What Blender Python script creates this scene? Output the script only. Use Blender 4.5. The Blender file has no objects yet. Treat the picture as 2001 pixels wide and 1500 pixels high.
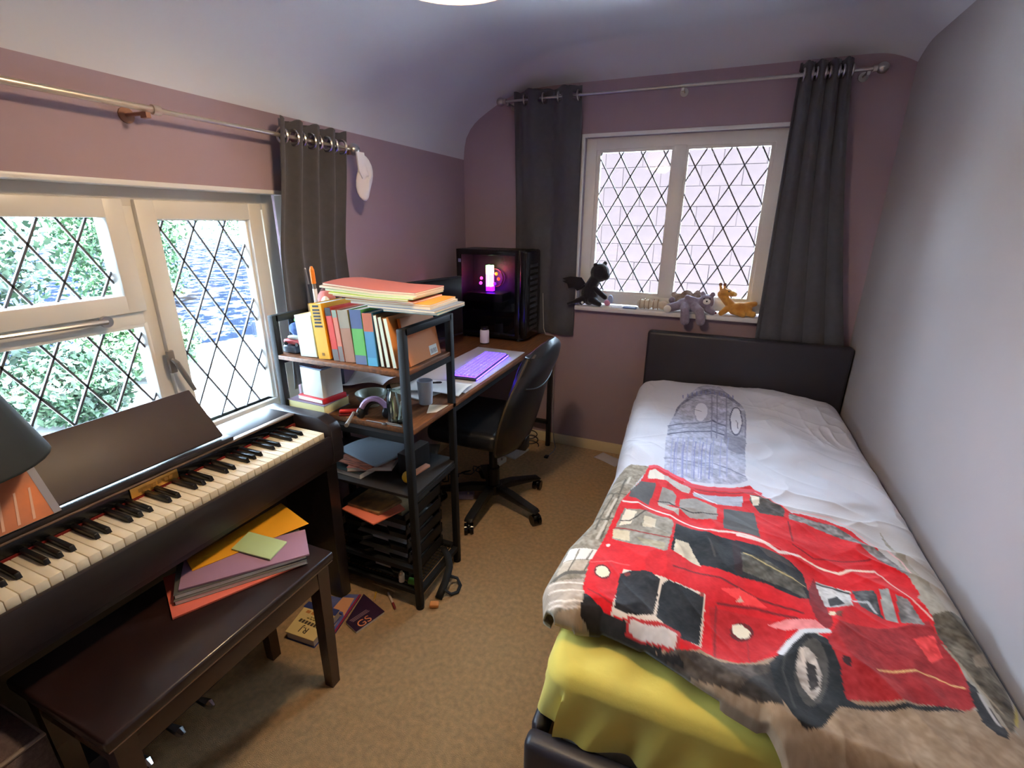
import bpy, bmesh, math, random, json
import numpy as np
from mathutils import Vector, Matrix
S = bpy.context.scene
COL = S.collection
random.seed(7); rng = np.random.default_rng(7)
R = math.radians

# ---------------------------------------------------------------- camera
cd = bpy.data.cameras.new('camera'); cam = bpy.data.objects.new('camera', cd); COL.objects.link(cam)
cd.sensor_fit = 'HORIZONTAL'; cd.sensor_width = 36.0; cd.lens = 935.7/2001*36; cd.clip_start = .02; cd.clip_end = 400
def basis(yaw, pitch, roll):
    return Matrix.Rotation(yaw, 3, 'Z') @ Matrix.Rotation(pitch, 3, 'X') @ Matrix.Rotation(roll, 3, 'Y')
_b = basis(.391137, -.328145, -.007884)
_r, _f, _u = _b @ Vector((1,0,0)), _b @ Vector((0,1,0)), _b @ Vector((0,0,1))
cam.matrix_world = Matrix(((_r.x,_u.x,-_f.x,0),(_r.y,_u.y,-_f.y,0),(_r.z,_u.z,-_f.z,1.44),(0,0,0,1)))
S.camera = cam

# ---------------------------------------------------------------- view, sky, sun, window portals
S.view_settings.view_transform = 'Standard'; S.view_settings.look = 'None'
S.view_settings.gamma = 1.0; S.view_settings.use_curve_mapping = False
S.view_settings.exposure = 1.12
w = bpy.data.worlds.new('sky'); S.world = w; w.use_nodes = True
bg = w.node_tree.nodes['Background']
bg.inputs[0].default_value = (.56, .77, 1.0, 1); bg.inputs[1].default_value = 22.0
sd = bpy.data.lights.new('sun', 'SUN'); sd.energy = 95; sd.angle = R(2); sd.color = (.80, .91, 1.0)
so = bpy.data.objects.new('sun', sd); COL.objects.link(so)
so.rotation_euler = Vector((-.36, .26, -1.0)).to_track_quat('-Z', 'Y').to_euler()
def portal(name, loc, rot, sx, sy):
    d = bpy.data.lights.new(name, 'AREA'); d.shape = 'RECTANGLE'; d.size = sx; d.size_y = sy
    d.cycles.is_portal = True
    o = bpy.data.objects.new(name, d); COL.objects.link(o); o.location = loc; o.rotation_euler = rot
portal('daylight_portal', (-1.68, .89, 1.11), (0, R(-90), 0), .85, 1.2)
portal('daylight_portal', (-.255, 3.08, 1.42), (R(-90), 0, 0), 1.0, .95)
LAMP_W = 15.5

# ---------------------------------------------------------------- materials
def lin(c):
    return tuple(((v/255)/12.92 if v <= 10.3 else ((v/255+.055)/1.055)**2.4) for v in c[:3])
MATS = {}
def M(name, rgb, rough=.6, metal=0.0, nz=None, bump=None, emit=None, spec=.5, alpha=None, sheen=0, stretch=None, trans=0, ior=None, coat=0):
    if name in MATS: return MATS[name]
    m = bpy.data.materials.new(name); m.use_nodes = True; MATS[name] = m
    nt = m.node_tree; p = nt.nodes['Principled BSDF']; c = lin(rgb)
    p.inputs['Base Color'].default_value = (*c, 1); p.inputs['Roughness'].default_value = rough
    p.inputs['Metallic'].default_value = metal; p.inputs['Specular IOR Level'].default_value = spec
    if coat: p.inputs['Coat Weight'].default_value = coat
    if sheen: p.inputs['Sheen Weight'].default_value = sheen
    if trans: p.inputs['Transmission Weight'].default_value = trans
    if ior: p.inputs['IOR'].default_value = ior
    if emit:
        p.inputs['Emission Color'].default_value = (*lin(emit[0]), 1); p.inputs['Emission Strength'].default_value = emit[1]
    tc = None
    def coord():
        nonlocal tc
        if tc is None:
            t = nt.nodes.new('ShaderNodeTexCoord'); mp = nt.nodes.new('ShaderNodeMapping')
            nt.links.new(t.outputs['Object'], mp.inputs[0])
            if stretch: mp.inputs['Scale'].default_value = stretch
            tc = mp
        return tc.outputs[0]
    if nz:                                   # (scale, amount, second colour or None)
        n = nt.nodes.new('ShaderNodeTexNoise'); n.inputs['Scale'].default_value = nz[0]; n.inputs['Detail'].default_value = 4
        nt.links.new(coord(), n.inputs['Vector'])
        r = nt.nodes.new('ShaderNodeValToRGB'); c2 = lin(nz[2]) if len(nz) > 2 else tuple(v*(1-nz[1]) for v in c)
        r.color_ramp.elements[0].position = .3; r.color_ramp.elements[1].position = .7
        r.color_ramp.elements[0].color = (*c2, 1); r.color_ramp.elements[1].color = (*[min(1, v*(1+nz[1]*.5)) for v in c], 1)
        nt.links.new(n.outputs['Fac'], r.inputs[0]); nt.links.new(r.outputs[0], p.inputs['Base Color'])
    if bump:                                 # (scale, strength, distance)
        n = nt.nodes.new('ShaderNodeTexNoise'); n.inputs['Scale'].default_value = bump[0]; n.inputs['Detail'].default_value = 3
        nt.links.new(coord(), n.inputs['Vector'])
        b = nt.nodes.new('ShaderNodeBump'); b.inputs['Strength'].default_value = bump[1]; b.inputs['Distance'].default_value = bump[2]
        nt.links.new(n.outputs['Fac'], b.inputs['Height']); nt.links.new(b.outputs[0], p.inputs['Normal'])
    return m
def glass_mat(name, tint=(1,1,1), refl=.06):
    m = bpy.data.materials.new(name); m.use_nodes = True; nt = m.node_tree; MATS[name] = m
    nt.nodes.remove(nt.nodes['Principled BSDF']); out = nt.nodes['Material Output']
    t = nt.nodes.new('ShaderNodeBsdfTransparent'); t.inputs[0].default_value = (*tint, 1)
    g = nt.nodes.new('ShaderNodeBsdfGlossy'); g.inputs['Roughness'].default_value = .02
    f = nt.nodes.new('ShaderNodeFresnel'); f.inputs[0].default_value = 1.45
    x = nt.nodes.new('ShaderNodeMixShader')
    nt.links.new(f.outputs[0], x.inputs[0]); nt.links.new(t.outputs[0], x.inputs[1]); nt.links.new(g.outputs[0], x.inputs[2])
    nt.links.new(x.outputs[0], out.inputs[0]); return m
def attr_mat(name, rough=.85, bump=None, sheen=0):
    m = bpy.data.materials.new(name); m.use_nodes = True; nt = m.node_tree; p = nt.nodes['Principled BSDF']
    a = nt.nodes.new('ShaderNodeVertexColor'); a.layer_name = 'print'
    nt.links.new(a.outputs[0], p.inputs['Base Color']); p.inputs['Roughness'].default_value = rough
    p.inputs['Specular IOR Level'].default_value = .2; p.inputs['Sheen Weight'].default_value = sheen
    if bump:
        n = nt.nodes.new('ShaderNodeTexNoise'); n.inputs['Scale'].default_value = bump[0]
        t = nt.nodes.new('ShaderNodeTexCoord'); nt.links.new(t.outputs['Object'], n.inputs['Vector'])
        b = nt.nodes.new('ShaderNodeBump'); b.inputs['Strength'].default_value = bump[1]; b.inputs['Distance'].default_value = bump[2]
        nt.links.new(n.outputs['Fac'], b.inputs['Height']); nt.links.new(b.outputs[0], p.inputs['Normal'])
    return m

# ---------------------------------------------------------------- mesh and object helpers
XF = {}                                        # own record of each empty's matrix
class MB:
    def __init__(s): s.bm = bmesh.new()
    def _bev(s, vs, b, seg):
        es = {e for v in vs for e in v.link_edges}
        bmesh.ops.bevel(s.bm, geom=list(es), offset=b, segments=seg, profile=.5, affect='EDGES', clamp_overlap=True)
    def box(s, a, b, bev=0, seg=2, rot=None):
        """axis box from corner a to corner b; rot = Euler about its centre"""
        c = [(a[i]+b[i])/2 for i in range(3)]; d = [max(abs(b[i]-a[i]), 1e-4) for i in range(3)]
        m = Matrix.Translation(c)
        if rot is not None: m = m @ (rot if isinstance(rot, Matrix) else Matrix.Rotation(rot[2],4,'Z') @ Matrix.Rotation(rot[1],4,'Y') @ Matrix.Rotation(rot[0],4,'X'))
        m = m @ Matrix.Diagonal((*d, 1))
        r = bmesh.ops.create_cube(s.bm, size=1, matrix=m)
        if bev: s._bev(r['verts'], bev, seg)
        return s
    def cbox(s, c, d, bev=0, seg=2, rot=None):
        return s.box([c[i]-d[i]/2 for i in range(3)], [c[i]+d[i]/2 for i in range(3)], bev, seg, rot)
    def cyl(s, p0, p1, r0, r1=None, n=14, cap=True):
        r1 = r0 if r1 is None else r1; p0 = Vector(p0); p1 = Vector(p1); d = p1-p0
        m = Matrix.Translation((p0+p1)/2) @ d.to_track_quat('Z','Y').to_matrix().to_4x4()
        bmesh.ops.create_cone(s.bm, cap_ends=cap, segments=n, radius1=max(r0,1e-5), radius2=max(r1,1e-5), depth=d.length, matrix=m)
        return s
    def sph(s, c, r, rot=None, n=14):
        r = (r,r,r) if not hasattr(r,'__len__') else r
        m = Matrix.Translation(c)
        if rot is not None: m = m @ Matrix.Rotation(rot[2],4,'Z') @ Matrix.Rotation(rot[1],4,'Y') @ Matrix.Rotation(rot[0],4,'X')
        bmesh.ops.create_uvsphere(s.bm, u_segments=n, v_segments=max(6,n*2//3), radius=1, matrix=m @ Matrix.Diagonal((*r,1)))
        return s
    def tube(s, pts, r, n=8, close=False):
        P = [Vector(p) for p in pts]; L = len(P); rings = []; up = None
        rr = r if hasattr(r,'__len__') else [r]*L
        for i, p in enumerate(P):
            a = P[(i-1) % L] if (close or i > 0) else p; b = P[(i+1) % L] if (close or i < L-1) else p
            t = (b-a).normalized()
            if up is None: up = t.orthogonal().normalized()
            x = (up - t*up.dot(t)); x = x.normalized() if x.length > 1e-6 else t.orthogonal().normalized(); up = x; y = t.cross(x)
            rings.append([s.bm.verts.new(p + (x*math.cos(2*math.pi*k/n) + y*math.sin(2*math.pi*k/n))*rr[i]) for k in range(n)])
        for i in range(L if close else L-1):
            A, B = rings[i], rings[(i+1) % L]
            for k in range(n): s.bm.faces.new((A[k], A[(k+1)%n], B[(k+1)%n], B[k]))
        if not close:
            s.bm.faces.new(rings[0][::-1]); s.bm.faces.new(rings[-1])
        return s
    def lathe(s, prof, c=(0,0,0), n=28, cap=False):
        rings = []
        for (r, z) in prof:
            rings.append([s.bm.verts.new((c[0]+r*math.cos(2*math.pi*k/n), c[1]+r*math.sin(2*math.pi*k/n), c[2]+z)) for k in range(n)])
        for A, B in zip(rings, rings[1:]):
            for k in range(n): s.bm.faces.new((A[k], A[(k+1)%n], B[(k+1)%n], B[k]))
        if cap: s.bm.faces.new(rings[0][::-1]); s.bm.faces.new(rings[-1])
        return s
    def prism(s, poly, z0, z1, mat=None, bev=0):
        """poly in xy extruded z0..z1, then mapped by mat"""
        mat = mat or Matrix()
        A = [s.bm.verts.new(mat @ Vector((x,y,z0))) for x,y in poly]; B = [s.bm.verts.new(mat @ Vector((x,y,z1))) for x,y in poly]
        n = len(poly); s.bm.faces.new(A[::-1]); s.bm.faces.new(B)
        for k in range(n): s.bm.faces.new((A[k], A[(k+1)%n], B[(k+1)%n], B[k]))
        if bev: s._bev(A+B, bev, 2)
        return s
    def grid(s, f, nu, nv, cu=False):
        """f(u,v)->xyz over 0..1"""
        V = [[s.bm.verts.new(f(i/nu, j/nv)) for j in range(nv+1)] for i in range(nu+(0 if cu else 1))]
        N = len(V)
        for i in range(nu):
            for j in range(nv): s.bm.faces.new((V[i][j], V[(i+1)%N][j], V[(i+1)%N][j+1], V[i][j+1]))
        return s
    def mesh(s, name, mat, smooth=None):
        me = bpy.data.meshes.new(name)
        bmesh.ops.recalc_face_normals(s.bm, faces=s.bm.faces)
        s.bm.to_mesh(me); s.bm.free()
        for mm in (mat if isinstance(mat, (list,tuple)) else [mat]): me.materials.append(mm)
        if smooth is not None:
            me.polygons.foreach_set('use_smooth', [True]*len(me.polygons)); me.set_sharp_from_angle(angle=R(smooth))
        return me
    def build(s, name, mat, parent=None, smooth=35, loc=None, rz=0, w=True, solid=0):
        """verts in world coords (w) or in the parent's frame; loc/rz place a thing that is one mesh"""
        me = s.mesh(name, mat, smooth); o = bpy.data.objects.new(name, me); COL.objects.link(o)
        if parent is not None:
            if w: me.transform(XF[parent.name].inverted())
            o.parent = parent; XF[o.name] = XF[parent.name]
        elif loc is not None:
            mt = Matrix.Translation(loc) @ Matrix.Rotation(rz,4,'Z')
            if w: me.transform(mt.inverted())
            o.location = loc; o.rotation_euler = (0,0,rz); XF[o.name] = mt
        else:
            lo = np.array([v.co[:] for v in me.vertices]); c = Vector(((lo[:,0].min()+lo[:,0].max())/2, (lo[:,1].min()+lo[:,1].max())/2, lo[:,2].min()))
            me.transform(Matrix.Translation(-c)); o.location = c; XF[o.name] = Matrix.Translation(c)
        if solid:
            md = o.modifiers.new('thickness','SOLIDIFY'); md.thickness = solid; md.offset = 0
        return o
def tag(o, label=None, cat=None, group=None, kind=None):
    if label: o['label'] = label
    if cat: o['category'] = cat
    if group: o['group'] = group
    if kind: o['kind'] = kind
    return o
def thing(name, label, cat, loc, rz=0, group=None, kind=None):
    o = bpy.data.objects.new(name, None); COL.objects.link(o); o.location = loc; o.rotation_euler = (0,0,rz); o.empty_display_size = .1
    XF[o.name] = Matrix.Translation(loc) @ Matrix.Rotation(rz,4,'Z')
    return tag(o, label, cat, group, kind)
def struct(o): o['kind'] = 'structure'; return o
def piece(name, me, parent, loc=(0,0,0), rot=(0,0,0)):
    o = bpy.data.objects.new(name, me); COL.objects.link(o); o.parent = parent; o.location = loc; o.rotation_euler = rot
    XF[o.name] = XF[parent.name] @ Matrix.Translation(loc); return o
def text(name, body, size, mat, parent, mtx, ext=.0006):
    """flat lettering as a thin mesh; mtx in the parent's frame"""
    cu = bpy.data.curves.new(name, 'FONT'); cu.body = body; cu.size = size; cu.align_x = 'CENTER'; cu.align_y = 'CENTER'; cu.extrude = ext
    t = bpy.data.objects.new('tmp', cu); COL.objects.link(t)
    me = bpy.data.meshes.new_from_object(t); bpy.data.objects.remove(t); me.name = name; me.materials.clear(); me.materials.append(mat); me.transform(mtx)
    o = bpy.data.objects.new(name, me); COL.objects.link(o); o.parent = parent; return o
def vnoise(x, y, seed=0):
    """smooth value noise on numpy arrays, about -1..1"""
    xi = np.floor(x).astype(np.int64); yi = np.floor(y).astype(np.int64); fx = x-xi; fy = y-yi
    fx = fx*fx*(3-2*fx); fy = fy*fy*(3-2*fy)
    def h(a, b):
        n = (a*374761393 + b*668265263 + seed*982451653) & 0x7fffffff
        n = ((n ^ (n >> 13))*1274126177) & 0x7fffffff
        return ((n ^ (n >> 16)) & 0xffff)/32767.5-1
    return (h(xi,yi)*(1-fx)+h(xi+1,yi)*fx)*(1-fy)+(h(xi,yi+1)*(1-fx)+h(xi+1,yi+1)*fx)*fy

mauve = M('mauve_wall_paint', (160,138,148), .75, nz=(3,.03), bump=(180,.08,.002))
greyw = M('greyer_wall', (166,158,158), .75, nz=(3,.03), bump=(180,.08,.002))  # right wall, an even tone greyer than the mauve walls
white_ceil = M('ceiling_paint', (208,207,212), .85, bump=(60,.06,.003))
upvc = M('white_window_plastic', (226,222,214), .35)
cream = M('cream_gloss_paint', (222,204,168), .4)
lead = M('grey_lead', (96,98,104), .5, metal=.3)
glass = glass_mat('window_glass')
steel = M('brushed_steel', (190,186,182), .3, metal=1)
blackm = M('black_metal', (27,27,28), .55, metal=.0, spec=.3)
blackp = M('black_plastic', (22,22,24), .45)
blackg = M('black_gloss_plastic', (12,12,14), .18)
darkwood = M('dark_brown_wood', (52,30,22), .28, nz=(6,.25), stretch=(9,1.2,9), coat=.2)
rust_wood = M('rustic_brown_wood', (122,76,42), .45, nz=(8,.45), stretch=(12,1.5,12))
whitep = M('white_plastic', (236,234,228), .4)
paper = M('white_paper', (228,226,220), .8)
chrome = M('chrome', (220,220,222), .15, metal=1)
carpet = M('beige_carpet', (212,170,116), .95, nz=(55,.22), bump=(420,.9,.012), spec=.1, sheen=.2)
# ================================================================ the room
XLW, XRW, YB, YF = -1.525, .69, 2.886, -1.0
ZC = 2.28
struct(MB().box((XLW-.25, YF-.2, -.2), (XRW+.2, YB+.3, 0)).build('floor', carpet))
def wall_with_hole(name, mat, axis, p0, p1, a0, a1, z0, z1, h0, h1, hz0, hz1):
    m = MB()
    def b(u0, u1, v0, v1):
        if u1-u0 < 1e-4 or v1-v0 < 1e-4: return
        if axis == 'x': m.box((p0,u0,v0),(p1,u1,v1))
        else: m.box((u0,p0,v0),(u1,p1,v1))
    b(a0,h0,z0,z1); b(h1,a1,z0,z1); b(h0,h1,z0,hz0); b(h0,h1,hz1,z1)
    return struct(m.build(name, mat))
W1 = dict(y0=.30, y1=1.48, z0=.69, z1=1.537)
W2 = dict(x0=-.768, x1=.262, z0=.93, z1=1.886)
wall_with_hole('wall_left', mauve, 'x', XLW-.25, XLW, YF-.2, YB+.3, 0, 1.80, W1['y0'], W1['y1'], W1['z0'], W1['z1'])
wall_with_hole('wall_back', mauve, 'y', YB, YB+.25, XLW, XRW, 0, 2.2, W2['x0'], W2['x1'], W2['z0'], W2['z1'])
struct(MB().box((XRW, YF-.2, 0), (XRW+.2, YB+.3, 2.2)).build('wall_right', greyw))
struct(MB().box((XLW, YF-.2, 0), (XRW, YF, 2.2)).build('wall_front', mauve))
# coved ceiling: one height field, thick above
def ceil_z(x, y):
    u = x-XLW
    a = np.interp(u, [0,.006,.02,.05,.09,.17,.27,.36,.46,.58,.72,.9], [.485,.41,.35,.30,.255,.20,.135,.086,.05,.024,.008,0])
    v = YB-y; b = .13*np.clip(1-v/.19,0,1)**1.15
    vv = y-YF; b2 = .13*np.clip(1-vv/.19,0,1)**1.15
    ww = XRW-x; c = .13*np.clip(1-ww/.19,0,1)**1.15
    d = (a**2.2+b**2.2+c**2.2+b2**2.2)**(1/2.2)
    return ZC-np.minimum(d, .485)
xs = np.concatenate([XLW+np.array([0,.002,.005,.009,.014,.02,.03,.04,.05,.065]), np.linspace(XLW+.08, XRW, 74)])
ys = np.concatenate([np.linspace(YF, 2.45, 40), np.linspace(2.47, YB, 30)])
gx, gy = np.meshgrid(xs, ys, indexing='ij'); gz = ceil_z(gx, gy)
ker = np.array([.25,.5,.25])
for _ in range(3):
    g2 = gz.copy(); g2[12:-1,1:-1] = (gz[11:-2,1:-1]+2*gz[12:-1,1:-1]+gz[13:,1:-1])/4; gz = g2
    g2 = gz.copy(); g2[1:-1,1:-1] = (gz[1:-1,:-2]+2*gz[1:-1,1:-1]+gz[1:-1,2:])/4; gz = g2
nx, ny = gx.shape
vs = np.stack([gx,gy,gz],-1).reshape(-1,3).tolist()
fs = [(i*ny+j, i*ny+j+1, (i+1)*ny+j+1, (i+1)*ny+j) for i in range(nx-1) for j in range(ny-1)]
me = bpy.data.meshes.new('ceiling'); me.from_pydata(vs, [], fs); me.materials.append(white_ceil)
me.polygons.foreach_set('use_smooth', [True]*len(me.polygons))
ce = bpy.data.objects.new('ceiling', me); COL.objects.link(ce); struct(ce)
struct(MB().box((XLW-.25, YF-.2, 2.4), (XRW+.2, YB+.3, 2.5)).box((XLW-.25,YF-.2,1.80),(XLW,YB+.3,2.4)).box((XLW,YB,2.2),(XRW,YB+.25,2.4)).box((XRW,YF-.2,2.2),(XRW+.2,YB+.3,2.4)).box((XLW,YF-.2,2.2),(XRW,YF,2.4)).build('roof', white_ceil))
struct(MB().box((XLW+.001, YB-.016, 0), (XRW-.001, YB-.0005, .068), .004).build('baseboard_back', cream))
struct(MB().box((XLW+.0005, YF, 0), (XLW+.016, YB-.017, .068), .004).build('baseboard_left', cream))
struct(MB().box((XRW-.016, YF, 0), (XRW-.0005, YB-.017, .068), .004).build('baseboard_right', cream))

# ---- leaded windows
def lead_lines(w, h, dw, dh, ox=0, oy=0):
    out = []; k = dh/dw
    for sg in (1,-1):
        c = -40
        for i in range(-30, 31):
            b = i*dh + oy + sg*(-k)*ox   # line v = sg*k*u + b
            pts = []
            for u in (0, w):
                v = sg*k*u+b
                if 0 <= v <= h: pts.append((u,v))
            for v in (0, h):
                u = (v-b)/(sg*k)
                if 0 < u < w: pts.append((u,v))
            if len(pts) >= 2:
                pts.sort(); a, z = pts[0], pts[-1]
                if math.dist(a,z) > .03: out.append((a,z))
    return out
def add_pane(win, axis, p, a0, a1, z0, z1, dw, dh, ox, oy):
    """glass plus one lead strip object per line; axis x: plane x=p, spans y"""
    T = (lambda u,v,d: (p+d, a0+u, z0+v)) if axis == 'x' else (lambda u,v,d: (a0+u, p+d, z0+v))
    m = MB(); q = T(0,0,-.003); r = T(a1-a0, z1-z0, .003)
    m.box(q, r).build('glass_pane', glass, win)
    for a, b in lead_lines(a1-a0, z1-z0, dw, dh, ox, oy):
        A, B = Vector(T(*a,0)), Vector(T(*b,0)); d = (B-A); L = d.length; mid = (A+B)/2
        ang = math.atan2(d.z, d.y if axis == 'x' else d.x)
        bm = MB()
        if axis == 'x': bm.cbox(mid, (.008, L, .0056), rot=Matrix.Rotation(ang,4,'X'))
        else: bm.cbox(mid, (L, .009, .0066), rot=Matrix.Rotation(-ang,4,'Y'))
        bm.build('lead_strip', lead, win)
def frame_rect(m, axis, p0, p1, a0, a1, z0, z1, wd, bev=.004):
    """four bars of a rectangular frame, depth p0..p1"""
    def b(u0,u1,v0,v1):
        if axis == 'x': m.box((p0,u0,v0),(p1,u1,v1),bev)
        else: m.box((u0,p0,v0),(u1,p1,v1),bev)
    b(a0,a0+wd,z0,z1); b(a1-wd,a1,z0,z1); b(a0+wd-.004,a1-wd+.004,z0,z0+wd); b(a0+wd-.004,a1-wd+.004,z1-wd,z1)
# window in the left wall
win1 = thing('window_1', None, None, (-1.63, .89, W1['z0']), kind='structure')
FX0, FX1 = -1.665, -1.60
m = MB(); frame_rect(m,'x',FX0,FX1,W1['y0']+.003,W1['y1']-.02,W1['z0']+.004,W1['z1']-.01,.055); m.build('window_frame', upvc, win1)
m = MB().box((FX0+.002,.912,.74),(FX1-.002,.965,1.478),.002); m.build('mullion', upvc, win1)
m = MB().box((FX0,.34,1.128),(FX1,.915,1.19),.004); m.build('transom', upvc, win1)
m = MB(); frame_rect(m,'x',-1.645,-1.585,.952,1.388,.694,1.492,.056); s_ = m.build('casement_sash', upvc, win1)
m = MB(); frame_rect(m,'x',-1.635,-1.60,1.003,1.337,.738,1.445,.012,.002); m.build('glazing_bead', upvc, win1)
m = MB(); frame_rect(m,'x',-1.645,-1.585,.345,.92,1.172,1.492,.052); m.build('fanlight_sash', upvc, win1)
m = MB(); frame_rect(m,'x',-1.645,-1.60,.35,.92,.74,1.135,.012,.002); m.build('glazing_bead', upvc, win1)
add_pane(win1,'x',-1.625,1.013,1.327,.748,1.435,.108,.2,.02,.06)
add_pane(win1,'x',-1.625,.397,.868,1.224,1.44,.108,.2,.03,.05)
add_pane(win1,'x',-1.625,.36,.909,.75,1.125,.108,.2,.05,.03)
# catch on the casement and stay on the fanlight
m = MB().box((-1.585,.94,.965),(-1.573,.962,1.04),.004).tube([(-1.572,.95,1.01),(-1.555,.952,1.0),(-1.548,.965,.955),(-1.548,.985,.90)],[.007,.008,.008,.006]); m.build('window_handle', M('aged_chrome',(150,140,130),.35,metal=.8), win1)
m = MB().cyl((-1.585,.80,1.160),(-1.572,.80,1.160),.016).tube([(-1.573,.80,1.16),(-1.565,.70,1.163),(-1.565,.46,1.168)],[.008,.006,.006]); m.build('window_stay', steel, win1)
# painted reveal boards around the opening
m = MB().box((-1.6,W1['y0'],W1['z1']-.012),(XLW+.004,W1['y1'],W1['z1']+.002),.002).box((-1.6,W1['y1']-.012,W1['z0']),(XLW+.002,W1['y1'],W1['z1']-.012)).box((-1.6,W1['y0'],W1['z0']),(XLW+.002,W1['y0']+.003,W1['z1']-.012)); struct(m.build('trim_1', M('white_gloss_paint',(228,226,224),.35)))
struct(MB().box((-1.665,W1['y0']+.001,W1['z0']-.0),(-1.50,W1['y1']-.001,W1['z0']+.004)).build('trim_2', MATS['white_gloss_paint']))
# window in the back wall
win2 = thing('window_2', None, None, (-.253, 2.95, W2['z0']+.02), kind='structure')
m = MB(); frame_rect(m,'y',2.938,2.985,W2['x0']+.004,W2['x1']-.004,W2['z0']+.035,W2['z1']-.004,.06); m.build('window_frame', upvc, win2)
m = MB().box((-.287,2.935,1.02),(-.222,2.985,1.83),.004); m.build('mullion', upvc, win2)
for a0,a1 in ((-.704,-.275),(-.232,.202)):
    m = MB(); frame_rect(m,'y',2.943,2.975,a0,a1,1.02,1.828,.022,.003); m.build('glazing_bead', upvc, win2)
add_pane(win2,'y',2.955,-.688,-.289,1.04,1.815,.12,.207,.06,.02)
add_pane(win2,'y',2.955,-.22,.188,1.04,1.815,.12,.207,.05,.06)
m = MB(); tx0,tx1,tz0,tz1 = W2['x0']-.012,W2['x1']+.012,W2['z0']+.026,W2['z1']+.012
m.box((tx0,2.880,tz0),(tx0+.017,2.90,tz1),.002).box((tx1-.017,2.880,tz0),(tx1,2.90,tz1),.002).box((tx0+.013,2.880,tz1-.017),(tx1-.013,2.90,tz1),.002); struct(m.build('trim_3', MATS['white_gloss_paint']))
struct(MB().box((W2['x0']+.004,2.838,.930),(W2['x1']+.03,2.99,.956),.004).build('window_sill', MATS['white_gloss_paint']))

# ================================================================ outdoors
def bands_mat(name, c1, c2, sc, stretch, lo=.45, hi=.55):
    m = bpy.data.materials.new(name); m.use_nodes = True; nt = m.node_tree; p = nt.nodes['Principled BSDF']; p.inputs['Roughness'].default_value = .95; p.inputs['Specular IOR Level'].default_value = 0
    t = nt.nodes.new('ShaderNodeTexCoord'); mp = nt.nodes.new('ShaderNodeMapping'); mp.inputs['Scale'].default_value = stretch
    n = nt.nodes.new('ShaderNodeTexNoise'); n.inputs['Scale'].default_value = sc; n.inputs['Detail'].default_value = 6; n.inputs['Roughness'].default_value = .7
    r = nt.nodes.new('ShaderNodeValToRGB'); r.color_ramp.elements[0].position = lo; r.color_ramp.elements[1].position = hi
    r.color_ramp.elements[0].color = (*lin(c1),1); r.color_ramp.elements[1].color = (*lin(c2),1)
    nt.links.new(t.outputs['Object'], mp.inputs[0]); nt.links.new(mp.outputs[0], n.inputs['Vector']); nt.links.new(n.outputs['Fac'], r.inputs[0]); nt.links.new(r.outputs[0], p.inputs['Base Color'])
    return m
GZ = -2.7
struct(MB().box((-120,-60,GZ-.3),(60,120,GZ)).build('ground_outside', M('pale_concrete_drive',(112,110,106),.95,nz=(.4,.1),spec=0)))
# road of grey tarmac, dappled sunlight painted into its colour
road = [(-19,-20),(-17.5,9),(-15.2,12.6),(-17.8,16.5),(-30,40),(-110,80),(-110,-20)]
struct(MB().prism(road, GZ, GZ+.02).build('road', bands_mat('sun_dappled_tarmac',(11,16,25),(110,114,122),.9,(1,1,1),.5,.7)))
leafm = M('hedge_leaves',(24,50,24),.6,nz=(2.5,.5,(12,30,16)))
leafm2 = M('pale_leaves',(48,74,36),.6,nz=(2.5,.5,(24,52,28)))
bark = M('bark',(84,66,50),.9)
def leaf_cloud(name, n, rad, mat, parent, c, size, seed):
    r = np.random.default_rng(seed); d = r.normal(size=(n,3)); d /= np.linalg.norm(d,axis=1)[:,None]
    lump = 1+.25*np.sin(d[:,0]*5+seed)*np.cos(d[:,1]*4)+.15*np.sin(d[:,2]*7)
    p = d*(r.uniform(.45,1,n)**.6*lump)[:,None]*np.array(rad)+np.array(c)
    a = r.normal(size=(n,3)); a /= np.linalg.norm(a,axis=1)[:,None]; b = np.cross(a, r.normal(size=(n,3))); b /= np.linalg.norm(b,axis=1)[:,None]
    s = (size*r.uniform(.6,1.3,n))[:,None]
    v = np.stack([p-a*s, p+b*s*.5, p+a*s, p-b*s*.5],1).reshape(-1,3)
    me = bpy.data.meshes.new(name); me.from_pydata(v.tolist(), [], np.arange(4*n).reshape(-1,4).tolist()); me.materials.append(mat)
    me.transform(XF[parent.name].inverted())
    o = bpy.data.objects.new(name, me); COL.objects.link(o); o.parent = parent; o['kind'] = 'stuff'; return o
for k,(x,y,rx,ry,rz_,mt,lb) in enumerate([
    (-16.5,4.6,2.4,2.3,3.0,leafm,'broad dark green bush beyond the drive, behind the fanlight'),
    (-26,14.5,2.6,2.6,3.6,leafm2,'tall pale green tree across the tarmac road'),
    (-34,3.5,4.5,4.5,5.2,leafm,'large dark green tree standing far across the road'),
    (-14.0,7.9,1.2,1.3,1.0,leafm2,'low pale green shrub at the edge of the drive'),
    (-12.2,5.2,1.0,1.2,.9,leafm,'small dark green shrub growing out of the drive'),
    (-60,52,7,9,8,leafm2,'distant pale tree at the far end of the road')]):
    g = thing('garden_tree' if rz_ > 2 else 'garden_shrub', lb, 'tree' if rz_ > 2 else 'shrub', (x,y,GZ))
    h = rz_*.85
    MB().tube([(x,y,GZ),(x+.1,y,GZ+h*.5),(x,y+.1,GZ+h)],[.12*rz_/2,.09*rz_/2,.03]).build('trunk', bark, g)
    leaf_cloud('foliage', int(9000 if rz_ > 2 else 5000), (rx,ry,rz_*.8), mt, g, (x,y,GZ+rz_*.9), .075+.016*rz_, k+3)
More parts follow.
